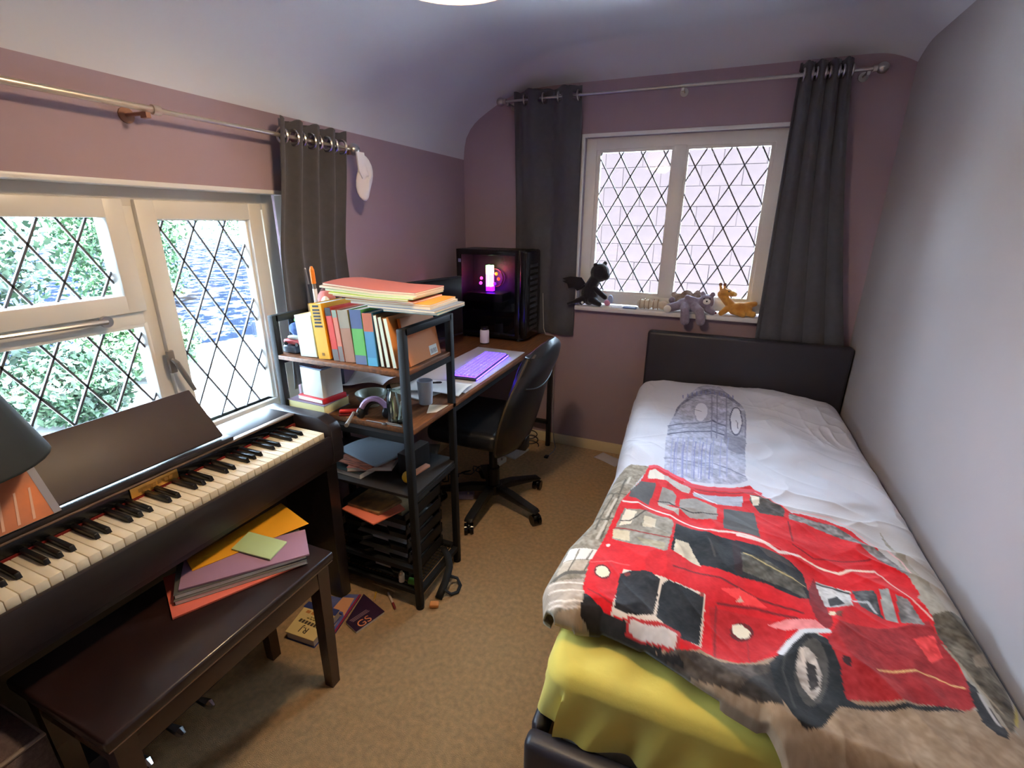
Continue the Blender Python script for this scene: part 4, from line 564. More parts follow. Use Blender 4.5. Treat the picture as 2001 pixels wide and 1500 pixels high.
# skirts under the edge
V = np.stack([dx,dy,dz],-1)
def ring(src, off, zz):
    r = src.copy(); r[...,0] += off[0]; r[...,1] += off[1]; r[...,2] = np.minimum(r[...,2], zz); return r
left = V[0].copy(); tp = np.clip((left[:,1]-.90)/.16,0,1); left[:,0] += .012*(1-tp)-.002; left[:,2] -= .004+.026*tp; left2 = left.copy(); left2[:,0] += .012*(1-tp)-.001; left2[:,2] -= .003+.019*tp
right = V[-1].copy(); right[:,0] += .003; right[:,2] -= .02; right2 = right.copy(); right2[:,0] -= .002; right2[:,2] -= .02
V = np.concatenate([left2[None],left[None],V,right[None],right2[None]],0); I = np.concatenate([img[:1],img[:1],img,img[-1:],img[-1:]],0)
foot = V[:,-1].copy(); hang = foot[:,1] < .80; foot[:,1] += .003; foot[:,2] -= .014; foot2 = foot.copy(); foot2[:,1] += np.where(hang,.002,.04); foot2[:,2] -= np.where(hang,.02,0)
head = V[:,0].copy(); head[:,2] = np.where((head[:,0] > -.25)&(head[:,0] < .67), np.maximum(head[:,2]-.035,.503), head[:,2]-.02); head[:,1] -= .002
V = np.concatenate([head[:,None],V,foot[:,None],foot2[:,None]],1); I = np.concatenate([I[:,:1],I,I[:,-1:],I[:,-1:]],1)
na, nb_ = V.shape[:2]
V[...,2] = np.where(V[...,1] > .79, np.maximum(V[...,2], .4), V[...,2])
idx = np.arange(na*nb_).reshape(na,nb_)
F_ = np.stack([idx[:-1,:-1],idx[1:,:-1],idx[1:,1:],idx[:-1,1:]],-1).reshape(-1,4)
me = bpy.data.meshes.new('duvet'); me.from_pydata(V.reshape(-1,3).tolist(), [], F_.tolist())
ca = me.color_attributes.new('print','FLOAT_COLOR','POINT'); c_ = np.clip(I.reshape(-1,3),0,255)/255
c_ = np.where(c_ <= .04045, c_/12.92, ((c_+.055)/1.055)**2.4)
ca.data.foreach_set('color', np.concatenate([c_, np.ones((len(c_),1))],1).astype(np.float32).ravel())
me.materials.append(attr_mat('printed_duvet_cotton', .85, (140,.25,.0015), .15))
me.polygons.foreach_set('use_smooth',[True]*len(me.polygons))
me.transform(Matrix.Translation((-.19,-1.75,-.48)))
dv = bpy.data.objects.new('duvet', me); COL.objects.link(dv); dv.location = (.19,1.75,.48)
tag(dv,'duvet printed with a red double-decker bus and a clock tower, on the bed','duvet')
# ================================================================ digital piano
pianom = M('dark_piano_veneer', (40,31,32), .38, nz=(5,.25), stretch=(8,1,8))
pn = thing('piano','dark brown digital piano with white and black keys under the left window','piano',(-1.31,.49,0))
PY0, PY1 = -.20, 1.215
XBK = -1.47
MB().box((XBK,PY0+.05,.738),(-1.338,PY1-.05,.786),.004).build('top_board', pianom, pn)
def side_profile(): return [(XBK,0),(-1.205,0),(-1.205,.60),(-1.163,.615),(-1.158,.66),(-1.158,.742),(-1.172,.765),(-1.215,.786),(XBK,.786)]
sm_ = Matrix(((1,0,0,0),(0,0,1,0),(0,1,0,0),(0,0,0,1)))
for y0,y1 in ((PY0,PY0+.05),(PY1-.05,PY1)):
    MB().prism(side_profile(), y0, y1, sm_, bev=.004).build('side_panel', pianom, pn)
MB().box((XBK,PY0+.05,.60),(-1.172,PY1-.05,.716),.003).build('key_bed', pianom, pn)
MB().box((-1.174,PY0+.05,.622),(-1.160,PY1-.05,.7235),.003).build('key_slip', pianom, pn)
MB().box((-1.345,PY0+.05,.716),(-1.326,PY1-.05,.779),.003).build('fall_board', blackg, pn)
MB().box((-1.341,PY0+.05,.779),(-1.318,PY1-.05,.7855),.002).build('trim_strip', M('bronze_trim',(150,126,108),.35,metal=.7), pn)
MB().box((-1.327,PY0+.05,.734),(-1.322,PY1-.05,.746)).build('felt_strip', M('red_felt',(120,18,14),.95), pn)
MB().box((-1.450,PY0+.05,.10),(-1.430,PY1-.05,.60)).build('back_panel', pianom, pn)
MB().box((-1.42,.35,.0),(-1.33,.75,.10),.004).build('pedal_box', pianom, pn)
brass = M('brass',(206,160,84),.3,metal=.9)
for y in (.455,.545,.635): MB().tube([(-1.34,y,.035),(-1.29,y,.036),(-1.25,y,.042),(-1.235,y,.036)],[.008,.010,.014,.008]).build('pedal', chrome, pn)
# brass plate with faint worn lettering
pl = MB().box((-1.3255,.622,.748),(-1.3215,.745,.776),.001).build('name_plate', brass, pn)
for k_,(a_,b_) in enumerate(((.640,.650),(.662,.672),(.676,.685),(.689,.699),(.707,.716),(.72,.729))):
    MB().box((-1.3222,a_,.757),(-1.3210,b_,.767)).build('plate_mark', M('worn_brass_lettering',(150,112,50),.5), pl)
ivory = M('ivory_key',(240,228,200),.35); ebony = M('ebony_key',(16,15,16),.3)
KP = .0235; KEND = 1.152; NW = 52
BL_ = [0,1,2,4,5]
kw = MB().box((-.148,-.0112,0),(0,.0112,.0235),.0016).mesh('white_key', ivory, 30)
kb = MB().prism([(-.095,0),(.0,0),(-.006,.0125),(-.095,.0125)],-.0052,.0052,Matrix(((1,0,0,0),(0,0,1,0),(0,1,0,0),(0,0,0,1))),bev=.001).mesh('black_key', ebony, 30)
LOC = Vector((-1.31,.49,0))
for i in range(NW):
    y = KEND-(i+.5)*KP
    piece('white_key', kw, pn, Vector((-1.178,y,.7175+random.uniform(-.0004,.0004)))-LOC)
    if 1 <= i < NW-1 and (i-1) % 7 in BL_:
        piece('black_key', kb, pn, Vector((-1.228,y-KP/2,.741))-LOC)
# music rest
rs = MB().prism([(.07,0),(.905,0),(.895,.172),(.08,.172)],0,.014,Matrix(((0,-.58,.81,-1.345),(1,0,0,0),(0,.81,.58,.7995),(0,0,0,1))),bev=.004).build('music_rest', M('matt_brown_board',(62,50,50),.5,nz=(5,.15)), pn)
MB().box((-1.372,.05,.7862),(-1.318,.925,.799),.003).build('music_ledge', pianom, pn)

# music book standing on the rest
mbk = thing('music_book','orange and brown music book propped on the piano music rest','book',(-1.33,.36,.80))
Q = Matrix(((0,-.52,.85,-1.322),(1,0,0,0),(0,.85,.52,.7995),(0,0,0,1)))
MB().prism([(.26,0),(.478,0),(.478,.16),(.26,.16)],0,.008,Q).build('pages', paper, mbk)
MB().prism([(.258,0),(.480,0),(.480,.162),(.258,.162)],.008,.0095,Q).build('cover', M('orange_book_cover',(206,112,54),.5,nz=(9,.4,(150,90,66))), mbk)
for k_ in range(7): MB().prism([(.275+k_*.026,.006),(.280+k_*.026,.006),(.30+k_*.026,.075),(.296+k_*.026,.075)],.0095,.0102,Q).build('cover_stripe', M('pale_stripe',(224,176,150),.5), mbk)
MB().prism([(.466,0),(.4805,0),(.4805,.162),(.466,.162)],.0095,.0102,Q).build('cover_edge', M('grey_blue_edge',(140,140,156),.5), mbk)

# clip lamp with a dark shade on the music rest
cl_ = thing('clip_lamp','dark green-black conical lampshade of a clip lamp on the piano music rest','lamp',(-1.415,.31,.93))
MB().lathe([(.165,.965),(.163,.97),(.095,1.16),(.07,1.23)],(-1.352,.335,0),32).build('lamp_shade', M('dark_olive_shade',(24,26,20),.7), cl_, solid=.003)
MB().tube([(-1.449,.31,.953),(-1.452,.312,1.02),(-1.40,.33,1.12),(-1.352,.335,1.18)],.006).build('neck', blackp, cl_)
MB().cyl((-1.352,.335,1.11),(-1.352,.335,1.23),.018).build('lamp_holder', blackp, cl_)
Rm = Matrix(((0,-.58,.81,-1.345),(1,0,0,0),(0,.81,.58,.7995),(0,0,0,1)))      # the music rest's own frame
MB().prism([(.285,.172),(.335,.172),(.335,.186),(.285,.186)],-.012,.026,Rm).prism([(.285,.125),(.335,.125),(.335,.1725),(.285,.1725)],-.012,-.0003,Rm).prism([(.285,.125),(.335,.125),(.335,.1725),(.285,.1725)],.0143,.026,Rm).build('clamp', blackp, cl_)
MB().sph((-1.352,.335,1.075),.026).build('bulb', M('frosted_bulb',(236,234,228),.3), cl_)

# ================================================================ piano bench
bn = thing('piano_bench','dark mahogany piano bench with a hinged lid in front of the piano','bench',(-1.115,.595,0))
benchw = M('dark_mahogany', (58,30,22), .26, nz=(7,.3), stretch=(10,1.2,10), coat=.3)
MB().box((-1.288,.292,.476),(-.942,.898,.505),.007,3).build('lid', M('worn_dark_lid',(44,28,26),.3,nz=(4,.35),coat=.2), bn)
MB().box((-1.284,.296,.4715),(-.946,.894,.4755)).build('lid_line', M('bronze_trim',(150,126,108)), bn)
for y0_,y1_ in ((.308,.325),(.865,.882)): MB().box((-1.272,y0_,.405),(-.958,y1_,.471),.002).build('end_apron', benchw, bn)
MB().box((-1.272,.325,.405),(-1.255,.865,.471),.002).build('back_apron', benchw, bn)
MB().box((-.975,.325,.405),(-.958,.865,.471),.002).build('front_apron', benchw, bn)
for x in (-1.253,-.977):
    for y in (.327,.863):
        a_ = .021; b_ = .016; ox = (.008 if x > -1.1 else -.008)*-1; oy = .0
        m = MB(); T_ = [m.bm.verts.new((x+sx*a_,y+sy*a_,.470)) for sx,sy in ((-1,-1),(1,-1),(1,1),(-1,1))]; B_ = [m.bm.verts.new((x+ox+sx*b_,y+oy+sy*b_,0)) for sx,sy in ((-1,-1),(1,-1),(1,1),(-1,1))]
        m.bm.faces.new(T_); m.bm.faces.new(B_[::-1])
        for k_ in range(4): m.bm.faces.new((T_[k_],B_[k_],B_[(k_+1)%4],T_[(k_+1)%4]))
        m.build('leg', benchw, bn)

# folders and pads piled on the bench
def sheet_obj(name, label, cat, corners, z0, th, mat, edge=None, bev=.0008, group=None):
    """flat pad: corners (xy) of its outline; cover on top of a paper block"""
    cx = sum(c[0] for c in corners)/len(corners); cy = sum(c[1] for c in corners)/len(corners)
    t = thing(name, label, cat, (cx,cy,z0), group=group)
    if edge is None:
        MB().prism(corners, z0, z0+th, bev=bev).build('card', mat, t)
    else:
        ins = [(cx+(x-cx)*.985, cy+(y-cy)*.985) for x,y in corners]
        MB().prism(corners, z0, z0+.0012).build('back_cover', mat, t)
        MB().prism(ins, z0+.0012, z0+th-.0012).build('pages', edge, t)
        MB().prism(corners, z0+th-.0012, z0+th).build('front_cover', mat, t)
    return t
def rect(p, d, L, Wd):
    """corner p, heading d, length L along d, width Wd to the left"""
    dx_,dy_ = math.cos(d),math.sin(d)
    return [p,(p[0]+dx_*L,p[1]+dy_*L),(p[0]+dx_*L-dy_*Wd,p[1]+dy_*L+dx_*Wd),(p[0]-dy_*Wd,p[1]+dx_*Wd)]
z = .5055
sheet_obj('document_folder','salmon pink card folder lowest on the piano bench','folder',rect((-1.119,.539),R(63),.31,.185),z,.006,M('salmon_card',(232,116,96),.7))
z += .0062; cpad = rect((-1.152,.567),R(53.3),.315,.14)
sheet_obj('exercise_pad','grey covered exercise pad on the salmon folder','book',cpad,z,.012,M('grey_card',(112,110,108),.7),paper)
z += .0122
sheet_obj('exercise_pad','thick grey exercise pad directly under the lilac folder','book',[(x-.006,y+.006) for x,y in cpad],z,.012,M('dark_grey_card',(88,88,86),.7),paper)
z += .0122
sheet_obj('document_folder','lilac card folder near the top of the pile on the piano bench','folder',rect((-1.160,.588),R(49.8),.312,.128),z,.006,M('lilac_card',(168,130,158),.7))
z += .0062
sheet_obj('envelope','large orange-yellow envelope lying across the lilac folder','envelope',[(-1.249,.672),(-1.192,.648),(-1.066,.934),(-1.236,.985)],z,.002,M('amber_card',(238,168,34),.6))
z += .0022
sheet_obj('note_pad','pale green note pad on top of the yellow envelope','note pad',[(-1.172,.750),(-1.034,.760),(-1.052,.836),(-1.194,.827)],z,.005,M('pale_green_paper',(190,216,160),.7))

# upholstered stool end at the far left
ot = thing('footstool','low mauve-grey upholstered footstool beside the piano bench','stool',(-1.26,.13,0))
fabr = M('mauve_grey_fabric',(112,94,92),.95,nz=(120,.25),bump=(400,.6,.004))
MB().box((-1.36,-.05,.10),(-1.166,.292,.42),.02,3).build('cushion_box', fabr, ot)
MB().tube([(-1.35,-.04,.418),(-1.17,-.04,.418),(-1.17,.285,.418),(-1.35,.285,.418)],.005,6,close=True).build('piping', M('pale_piping',(150,134,124),.8), ot)
for x in (-1.34,-1.19):
    for y in (-.03,.27): MB().cyl((x,y,0),(x,y,.105),.014,.018).build('foot', blackp, ot)
# ================================================================ desk with shelf tower
dk = thing('computer_desk','black framed rustic brown computer desk with a shelf tower at its end','desk',(-1.19,2.05,0))
DX0,DX1,DY0,DY1 = -1.463,-.885,1.25,2.855
DT = .757
PW = .0125
MB().box((DX0+.02,DY0+.012,DT-.02),(DX1,DY1,DT),.002).build('desk_top', rust_wood, dk)
for x in (DX0+PW,DX1-PW):
    for y in (DY0,DY0+.30): MB().box((x-PW,y-PW,.012),(x+PW,y+PW,1.112),.002).cyl((x,y,0),(x,y,.013),.016).build('tower_post', blackm, dk)
    MB().box((x-PW,DY0,1.088),(x+PW,DY0+.30,1.112),.002).build('tower_top_bar', blackm, dk)
    for zz in (.944,.486,.075): MB().box((x-PW*.9,DY0,zz-.012),(x+PW*.9,DY0+.30,zz+.008)).build('tower_side_rail', blackm, dk)
    MB().box((x-PW,DY1-.05,.012),(x+PW,DY1-.05+2*PW,DT-.02),.002).cyl((x,DY1-.038,0),(x,DY1-.038,.013),.016).build('desk_leg', blackm, dk)
for zz in (.175,.075): MB().box((DX0+PW,DY0-PW*.8,zz-.009),(DX1-PW,DY0+PW*.8,zz+.009)).build('tower_front_rail', blackm, dk)
MB().box((DX0+PW,DY0+.30-PW*.8,.066),(DX1-PW,DY0+.30+PW*.8,.084)).build('tower_back_rail', blackm, dk)
MB().box((DX0+PW,DY1-.05,.16),(DX1-PW,DY1-.03,.185)).build('desk_end_rail', blackm, dk)
MB().box((DX0+.01,DY0-.012,DT-.045),(DX1-.005,DY0+.012,DT-.0205)).box((DX1-.025,DY0+.31,DT-.045),(DX1-.005,DY1-.05,DT-.0205)).box((DX0+.01,DY0+.31,DT-.045),(DX0+.03,DY1-.05,DT-.0205)).build('desk_apron', blackm, dk)
sh1 = MB().box((DX0+.004,DY0-.012,.952),(DX1-.004,DY0+.312,.968),.002).build('tower_shelf', rust_wood, dk)
MB().box((DX0+.004,DY0-.012,.494),(DX1-.004,DY0+.312,.506),.002).build('tower_shelf', M('black_board',(38,34,32),.5), dk)
# wire mesh basket floor at the bottom of the tower
m = MB()
for k_ in range(31):
    x = DX0+.03+k_*.01727; m.box((x-.0007,DY0+.015,.0850),(x+.0007,DY0+.285,.0865))
for k_ in range(16):
    y = DY0+.015+k_*.018; m.box((DX0+.03,y-.0007,.0838),(DX1-.03,y+.0007,.0852))
g_ = m.build('basket_mesh', blackm, dk, smooth=None); g_['kind'] = 'stuff'
MB().tube([(DX0+.03,DY0+.015,.085),(DX1-.03,DY0+.015,.085),(DX1-.03,DY0+.285,.085),(DX0+.03,DY0+.285,.085)],.004,6,close=True).build('basket_rim', blackm, dk)

# ---- books standing on the tower shelf
SZ = .9685
def book(name, label, x, y, z, th, dep, hgt, cover, lean=0, spine_bands=(), pages=paper, cat='book', group='books standing on the tower shelf', fore=False):
    """upright book, spine towards -y; x = left of its foot; lean>0 tips its head towards -x"""
    t = thing(name, label, cat, (x,y,z), group=group)
    o_ = XF[t.name] = Matrix.Translation((x,y,z)) @ Matrix.Rotation(-lean,4,'Y')
    t.rotation_euler = (0,-lean,0)
    c = .0018
    MB().box((c,c if not fore else .0,.003),(th-c,dep-.003,hgt-.003)).build('pages', pages, t, w=False)
    m = MB().box((0,0,0),(c,dep,hgt)).box((th-c,0,0),(th,dep,hgt))
    if not fore: m.box((0,0,0),(th,c,hgt),.0008)
    else: m.box((0,dep-c,0),(th,dep,hgt))
    m.build('cover', cover, t, w=False, smooth=None)
    for (z0,z1,mm) in spine_bands: MB().box((.0003,-.0006,hgt*z0),(th-.0003,.0002,hgt*z1)).build('spine_band', mm, t, w=False)
    return t
c_ = lambda n,rgb: M(n,rgb,.5)
book('magazine_file','white box file standing on the tower shelf beside the yellow book',-1.352,1.262,SZ,.076,.235,.150,c_('white_card',(226,230,216)),.05)
yb_ = book('reference_book','thick yellow reference book with black spine lettering on the shelf',-1.268,1.262,SZ,.052,.16,.196,c_('golden_yellow',(238,178,28)),.072,((.0,1,c_('golden_yellow',(238,178,28))),))
for k_,(zz,w_) in enumerate(((.187,.026),(.174,.03),(.163,.03),(.152,.03),(.141,.028),(.130,.03),(.117,.034))):
    MB().box((.026-w_/2,-.0016,zz-.0032),(.026+w_/2,-.0004,zz+.0032)).build('spine_lettering', M('black_ink',(26,24,22),.6), yb_, w=False)
MB().box((.020,-.0016,.012),(.030,-.0004,.022)).build('publisher_mark', M('brown_ink',(150,100,20),.6), yb_, w=False)
book('paperback_book','slim red paperback with a grey foot on its spine',-1.202,1.264,SZ,.026,.15,.186,c_('bright_red',(224,62,44)),.09,((0,.22,c_('grey_ink',(120,112,108))),(.85,1,c_('black_ink2',(36,32,32)))))
book('paperback_book','slim coral paperback with pale head on its spine',-1.174,1.264,SZ,.020,.15,.180,c_('coral',(226,130,104)),.085,((0,.3,c_('grey_brown_ink',(126,114,108))),(.86,1,c_('sage',(146,160,140)))))
book('paperback_book','brown paperback with a yellow lettered stripe down its spine',-1.150,1.264,SZ,.044,.15,.182,c_('tan_brown',(168,118,88)),.08,((.66,1,c_('sage_brown',(158,146,124))),))
book('textbook','green textbook with a blue head and slate foot on the tower shelf',-1.103,1.262,SZ,.048,.17,.188,c_('grass_green',(98,184,84)),.045,((.66,1,c_('slate_blue',(72,92,140))),(0,.17,c_('slate_grey',(98,112,142)))))
book('textbook','blue textbook with an orange-brown head beside the green one',-1.051,1.262,SZ,.040,.17,.180,c_('sky_blue',(76,146,186)),.05,((.66,1,c_('burnt_orange',(196,104,66))),(0,.16,c_('light_blue',(84,170,202)))))
book('exercise_book','leaning white exercise book, first of three by the shelf post',-.998,1.262,SZ,.014,.19,.178,c_('brown_cover',(104,70,40)),.10,pages=c_('pale_green_pages',(226,234,206)),fore=True)
book('exercise_book','leaning brown-covered exercise book, middle of three by the shelf post',-.976,1.262,SZ,.016,.19,.174,c_('brown_cover',(104,70,40)),.13,pages=c_('pale_green_pages',(226,234,206)),fore=True)
book('exercise_book','leaning orange-backed exercise book, last before the shelf post',-.950,1.262,SZ,.016,.19,.172,c_('orange_cover',(212,140,74)),.16,pages=c_('pale_green_pages',(226,234,206)),fore=True)
ob = book('paperback_book','orange-brown paperback with a barcode label leaning behind the shelf post',-.918,1.30,SZ,.012,.20,.165,c_('orange_brown',(202,120,54)),.20)
MB().box((.0118,.13,.008),(.0126,.18,.042)).build('barcode_label', paper, ob, w=False)
for k_ in range(5): MB().box((.0124,.137+k_*.008,.013),(.0130,.1395+k_*.008,.030)).build('barcode_bar', M('black_ink',(26,24,22)), ob, w=False)

# exercise books lying across the row
def wavy(name, label, corners, z0, th, cov, edge, amp, ph, group='exercise books lying across the row', extra=None, droop=0):
    cx = sum(c[0] for c in corners)/4; cy = sum(c[1] for c in corners)/4
    t = thing(name, label, 'book', (cx,cy,z0), group=group)
    def surf(off):
        def f(u,v):
            a,b,c,d = corners
            x = (a[0]*(1-u)+b[0]*u)*(1-v)+(d[0]*(1-u)+c[0]*u)*v; y = (a[1]*(1-u)+b[1]*u)*(1-v)+(d[1]*(1-u)+c[1]*u)*v
            return (x,y,z0+off+amp*max(0,(-1.0-x)/.2)*(.6+.4*math.sin(15*(y-1.26))))
        return f
    def slab(o0,o1):
        m = MB(); n_ = 12; k_ = 4; f0,f1 = surf(o0),surf(o1)
        A = [[m.bm.verts.new(f0(i/n_,j/k_)) for j in range(k_+1)] for i in range(n_+1)]; B = [[m.bm.verts.new(f1(i/n_,j/k_)) for j in range(k_+1)] for i in range(n_+1)]
        for i in range(n_):
            for j in range(k_):
                m.bm.faces.new((A[i][j],A[i][j+1],A[i+1][j+1],A[i+1][j])); m.bm.faces.new((B[i][j],B[i+1][j],B[i+1][j+1],B[i][j+1]))
        for i in range(n_):
            m.bm.faces.new((A[i][0],A[i+1][0],B[i+1][0],B[i][0])); m.bm.faces.new((A[i][k_],B[i][k_],B[i+1][k_],A[i+1][k_]))
        for j in range(k_):
            m.bm.faces.new((A[0][j],B[0][j],B[0][j+1],A[0][j+1])); m.bm.faces.new((A[n_][j],A[n_][j+1],B[n_][j+1],B[n_][j]))
        return m
    slab(0,.0014).build('back_cover', cov, t); slab(.0014,th-.0014).build('pages', edge, t); slab(th-.0014,th).build('front_cover', cov, t)
    return t
zz = 1.1605; pg = c_('cream_pages',(230,214,184))
sets = [('teal exercise book lowest of the pile on the book row',c_('teal_cover',(66,156,160)),(-.975,-.775),(1.266,1.47),.008,.02),
 ('grey-blue exercise book second from the bottom of the pile on the books',c_('grey_blue_cover',(128,140,160)),(-1.03,-.772),(1.258,1.46),.008,-.03),
 ('white-covered exercise book third from the bottom of the pile on the books',c_('white_cover',(220,210,196)),(-1.10,-.795),(1.262,1.455),.008,.0),
 ('amber exercise book in the middle of the pile on the books',c_('amber_cover',(226,160,60)),(-1.12,-.800),(1.262,1.45),.007,.03),
 ('coral red exercise book above the amber one in the pile on the books',c_('coral_cover',(214,112,84)),(-1.17,-.850),(1.258,1.445),.006,-.02),
 ('lime green exercise book in the pile on the books',c_('lime_cover',(196,216,74)),(-1.18,-.870),(1.252,1.44),.006,.01),
 ('mint green exercise book under the cream one in the pile on the books',c_('mint_cover',(196,224,170)),(-1.20,-.850),(1.258,1.455),.006,-.015),
 ('cream exercise book just under the red one on top of the pile',c_('cream_cover2',(232,218,190)),(-1.225,-.845),(1.262,1.45),.006,.02),
 ('dusty red exercise book topmost of the pile on the books',c_('dusty_red_cover',(190,112,104)),(-1.215,-.850),(1.266,1.46),.007,.0)]
for k_,(lb,cv,(x0,x1),(y0,y1),th,tw) in enumerate(sets):
    cx_,cy_ = (x0+x1)/2,(y0+y1)/2
    rot_ = lambda x,y: (cx_+(x-cx_)*math.cos(tw)-(y-cy_)*math.sin(tw), cy_+(x-cx_)*math.sin(tw)+(y-cy_)*math.cos(tw))
    wavy('exercise_book', lb, [rot_(x0,y0),rot_(x1,y0),rot_(x1-.01,y1),rot_(x0+.01,y1)], zz, th, cv, pg, .0022*k_, 0)
    zz += th+.0005
# ---- left end of the shelf: caps, tubes, pens, toys
t = thing('pencil_pot','tan wooden pencil pot with pens at the window end of the shelf','pot',(-1.400,1.42,SZ))
MB().lathe([(.0,.0),(.034,.0),(.036,.165),(.032,.165),(.030,.01),(.0,.01)],(-1.400,1.42,SZ),20).build('pot', M('tan_wood',(196,150,84),.6,nz=(8,.2)), t)
def pen(label, p0, p1, r, mats, cat='pen', group=None, name='pen'):
    P0,P1 = Vector(p0),Vector(p1); t = thing(name, label, cat, p0, group=group); D = (P1-P0)
    for nm,a,b,mm,rr in mats: MB().cyl(P0+D*a,P0+D*b,r*rr,n=10).build(nm, mm, t)
    MB().cyl(P1,P1+D.normalized()*r*1.5,r*mats[-1][4],r*.5,n=10).build('tip', mats[-1][3], t)
    return t
pen('orange capped white marker standing in the tan pot',(-1.392,1.415,.981),(-1.388,1.40,1.262),.0085,[('barrel',0,.75,whitep,1),('collar',.75,.82,M('grey_plastic',(120,116,112),.5),.8),('cap',.82,1,M('orange_plastic',(236,132,28),.4),1.05)])
pen('thin dark paintbrush leaning in the tan pot',(-1.408,1.425,.981),(-1.430,1.41,1.262),.0035,[('handle',0,.8,M('dark_slate_wood',(70,72,84),.5),1),('ferrule',.8,1,steel,1.1)],cat='paintbrush',name='paintbrush')
t = thing('figurine','pink and white plush figure head peeping over the white box file','toy',(-1.315,1.40,1.119))
MB().sph((-1.318,1.385,1.160),(.034,.03,.036)).build('head', M('dusty_pink_plush',(190,116,110),.95,bump=(150,.4,.004)), t)
MB().sph((-1.300,1.36,1.146),(.018,.016,.030)).build('muzzle', M('white_plush',(230,226,216),.95), t)
MB().sph((-1.322,1.39,1.185),(.022,.02,.018)).sph((-1.335,1.41,1.145),(.02,.02,.026)).build('hair', M('dark_brown_plush',(86,50,46),.95), t)
tag(MB().box((-1.45,1.272,SZ),(-1.385,1.335,SZ+.030),.008,3).build('tin', M('steel_blue_tin',(84,100,120),.4)),'slate blue tin lowest at the window end of the shelf','tin')
t = thing('toy_car','red and white toy car resting on the slate blue tin','toy',(-1.40,1.29,SZ+.0302))
MB().box((-1.445,1.274,SZ+.034),(-1.362,1.304,SZ+.052),.007,3).build('body', M('toy_red',(206,70,76),.4), t)
MB().box((-1.425,1.277,SZ+.052),(-1.380,1.301,SZ+.066),.006,3).build('cabin', whitep, t)
for x in (-1.43,-1.377):
    for y in (1.274,1.304): MB().cyl((x,y-.003,SZ+.037),(x,y+.003,SZ+.037),.0068).build('wheel', blackp, t)
t = thing('pouch','blue cloth pouch crumpled above the toy car at the shelf end','pouch',(-1.42,1.33,SZ+.0302))
MB().sph((-1.425,1.335,SZ+.078),(.036,.028,.026),(0,.3,.2)).build('pouch', M('blue_cloth',(72,104,164),.8,bump=(60,.5,.006)), t); MB().sph((-1.425,1.335,SZ+.046),(.030,.026,.018)).build('pouch_base', M('white_cotton',(224,220,226)), t)
t = thing('cloth_roll','bright green cloth roll lying on the blue pouch by the window','cloth',(-1.42,1.34,SZ+.103))
MB().tube([(-1.432,1.335,SZ+.114),(-1.415,1.33,SZ+.116),(-1.395,1.335,SZ+.115),(-1.374,1.345,SZ+.117)],[.008,.012,.012,.009],10).build('roll', M('bright_green_cloth',(110,210,110),.8), t)
MB().tube([(-1.41,1.35,SZ+.126),(-1.385,1.35,SZ+.130),(-1.362,1.352,SZ+.128)],[.006,.009,.006],8).build('roll_end', M('olive_yellow_cloth',(190,190,80),.8), t)

# ================================================================ things on the desk
def on(z): return z+.0006
t = thing('book','thick book with cream page edges lying at the window end of the desk','book',(-1.34,1.32,on(DT)))
bc = [(-1.432,1.245),(-1.252,1.240),(-1.252,1.375),(-1.425,1.380)]
MB().prism(bc,on(DT),on(DT)+.002).prism(bc,on(DT)+.036,on(DT)+.038).build('cover', M('grey_violet_cover',(132,120,140),.5), t, smooth=None)
MB().prism([(-1.430,1.247),(-1.256,1.243),(-1.256,1.374),(-1.423,1.378)],on(DT)+.002,on(DT)+.036).build('pages', M('yellow_cream_pages',(232,216,150),.8), t)
zb0 = on(DT)+.0384
t = thing('hardback_book','red-spined hardback book under the white box','book',(-1.32,1.31,zb0))
MB().prism([(-1.392,1.260),(-1.262,1.250),(-1.243,1.352),(-1.375,1.365)],zb0,zb0+.020,bev=.002).build('cover', M('crimson_cover',(196,36,44),.45), t)
MB().box((-1.388,1.253,zb0+.004),(-1.266,1.262,zb0+.016),rot=(0,0,-.077)).build('pages', paper, t)
wb0 = zb0+.0204
t = thing('carton','white carton with a printed booklet on top, stacked on two books','carton',(-1.31,1.31,wb0))
MB().prism([(-1.372,1.266),(-1.266,1.256),(-1.252,1.346),(-1.357,1.356)],wb0,wb0+.108,bev=.002).build('box', M('white_card',(226,230,216)), t)
t = thing('booklet','grey-blue booklet with a dark red square lying on the white carton','booklet',(-1.31,1.31,wb0+.1084))
MB().prism([(-1.374,1.268),(-1.262,1.258),(-1.250,1.346),(-1.357,1.356)],wb0+.1084,wb0+.1124).build('cover', M('slate_cover',(108,124,150),.5), t)
MB().prism([(-1.325,1.272),(-1.278,1.268),(-1.270,1.318),(-1.318,1.322)],wb0+.1124,wb0+.1130).build('printed_square', M('dark_crimson_print',(120,40,56),.5), t)
for k_ in range(3): MB().box((-1.312+.012*k_,1.280,wb0+.1130),(-1.306+.012*k_,1.306,wb0+.1135),rot=(0,0,-.5)).build('printed_stroke', paper, t)
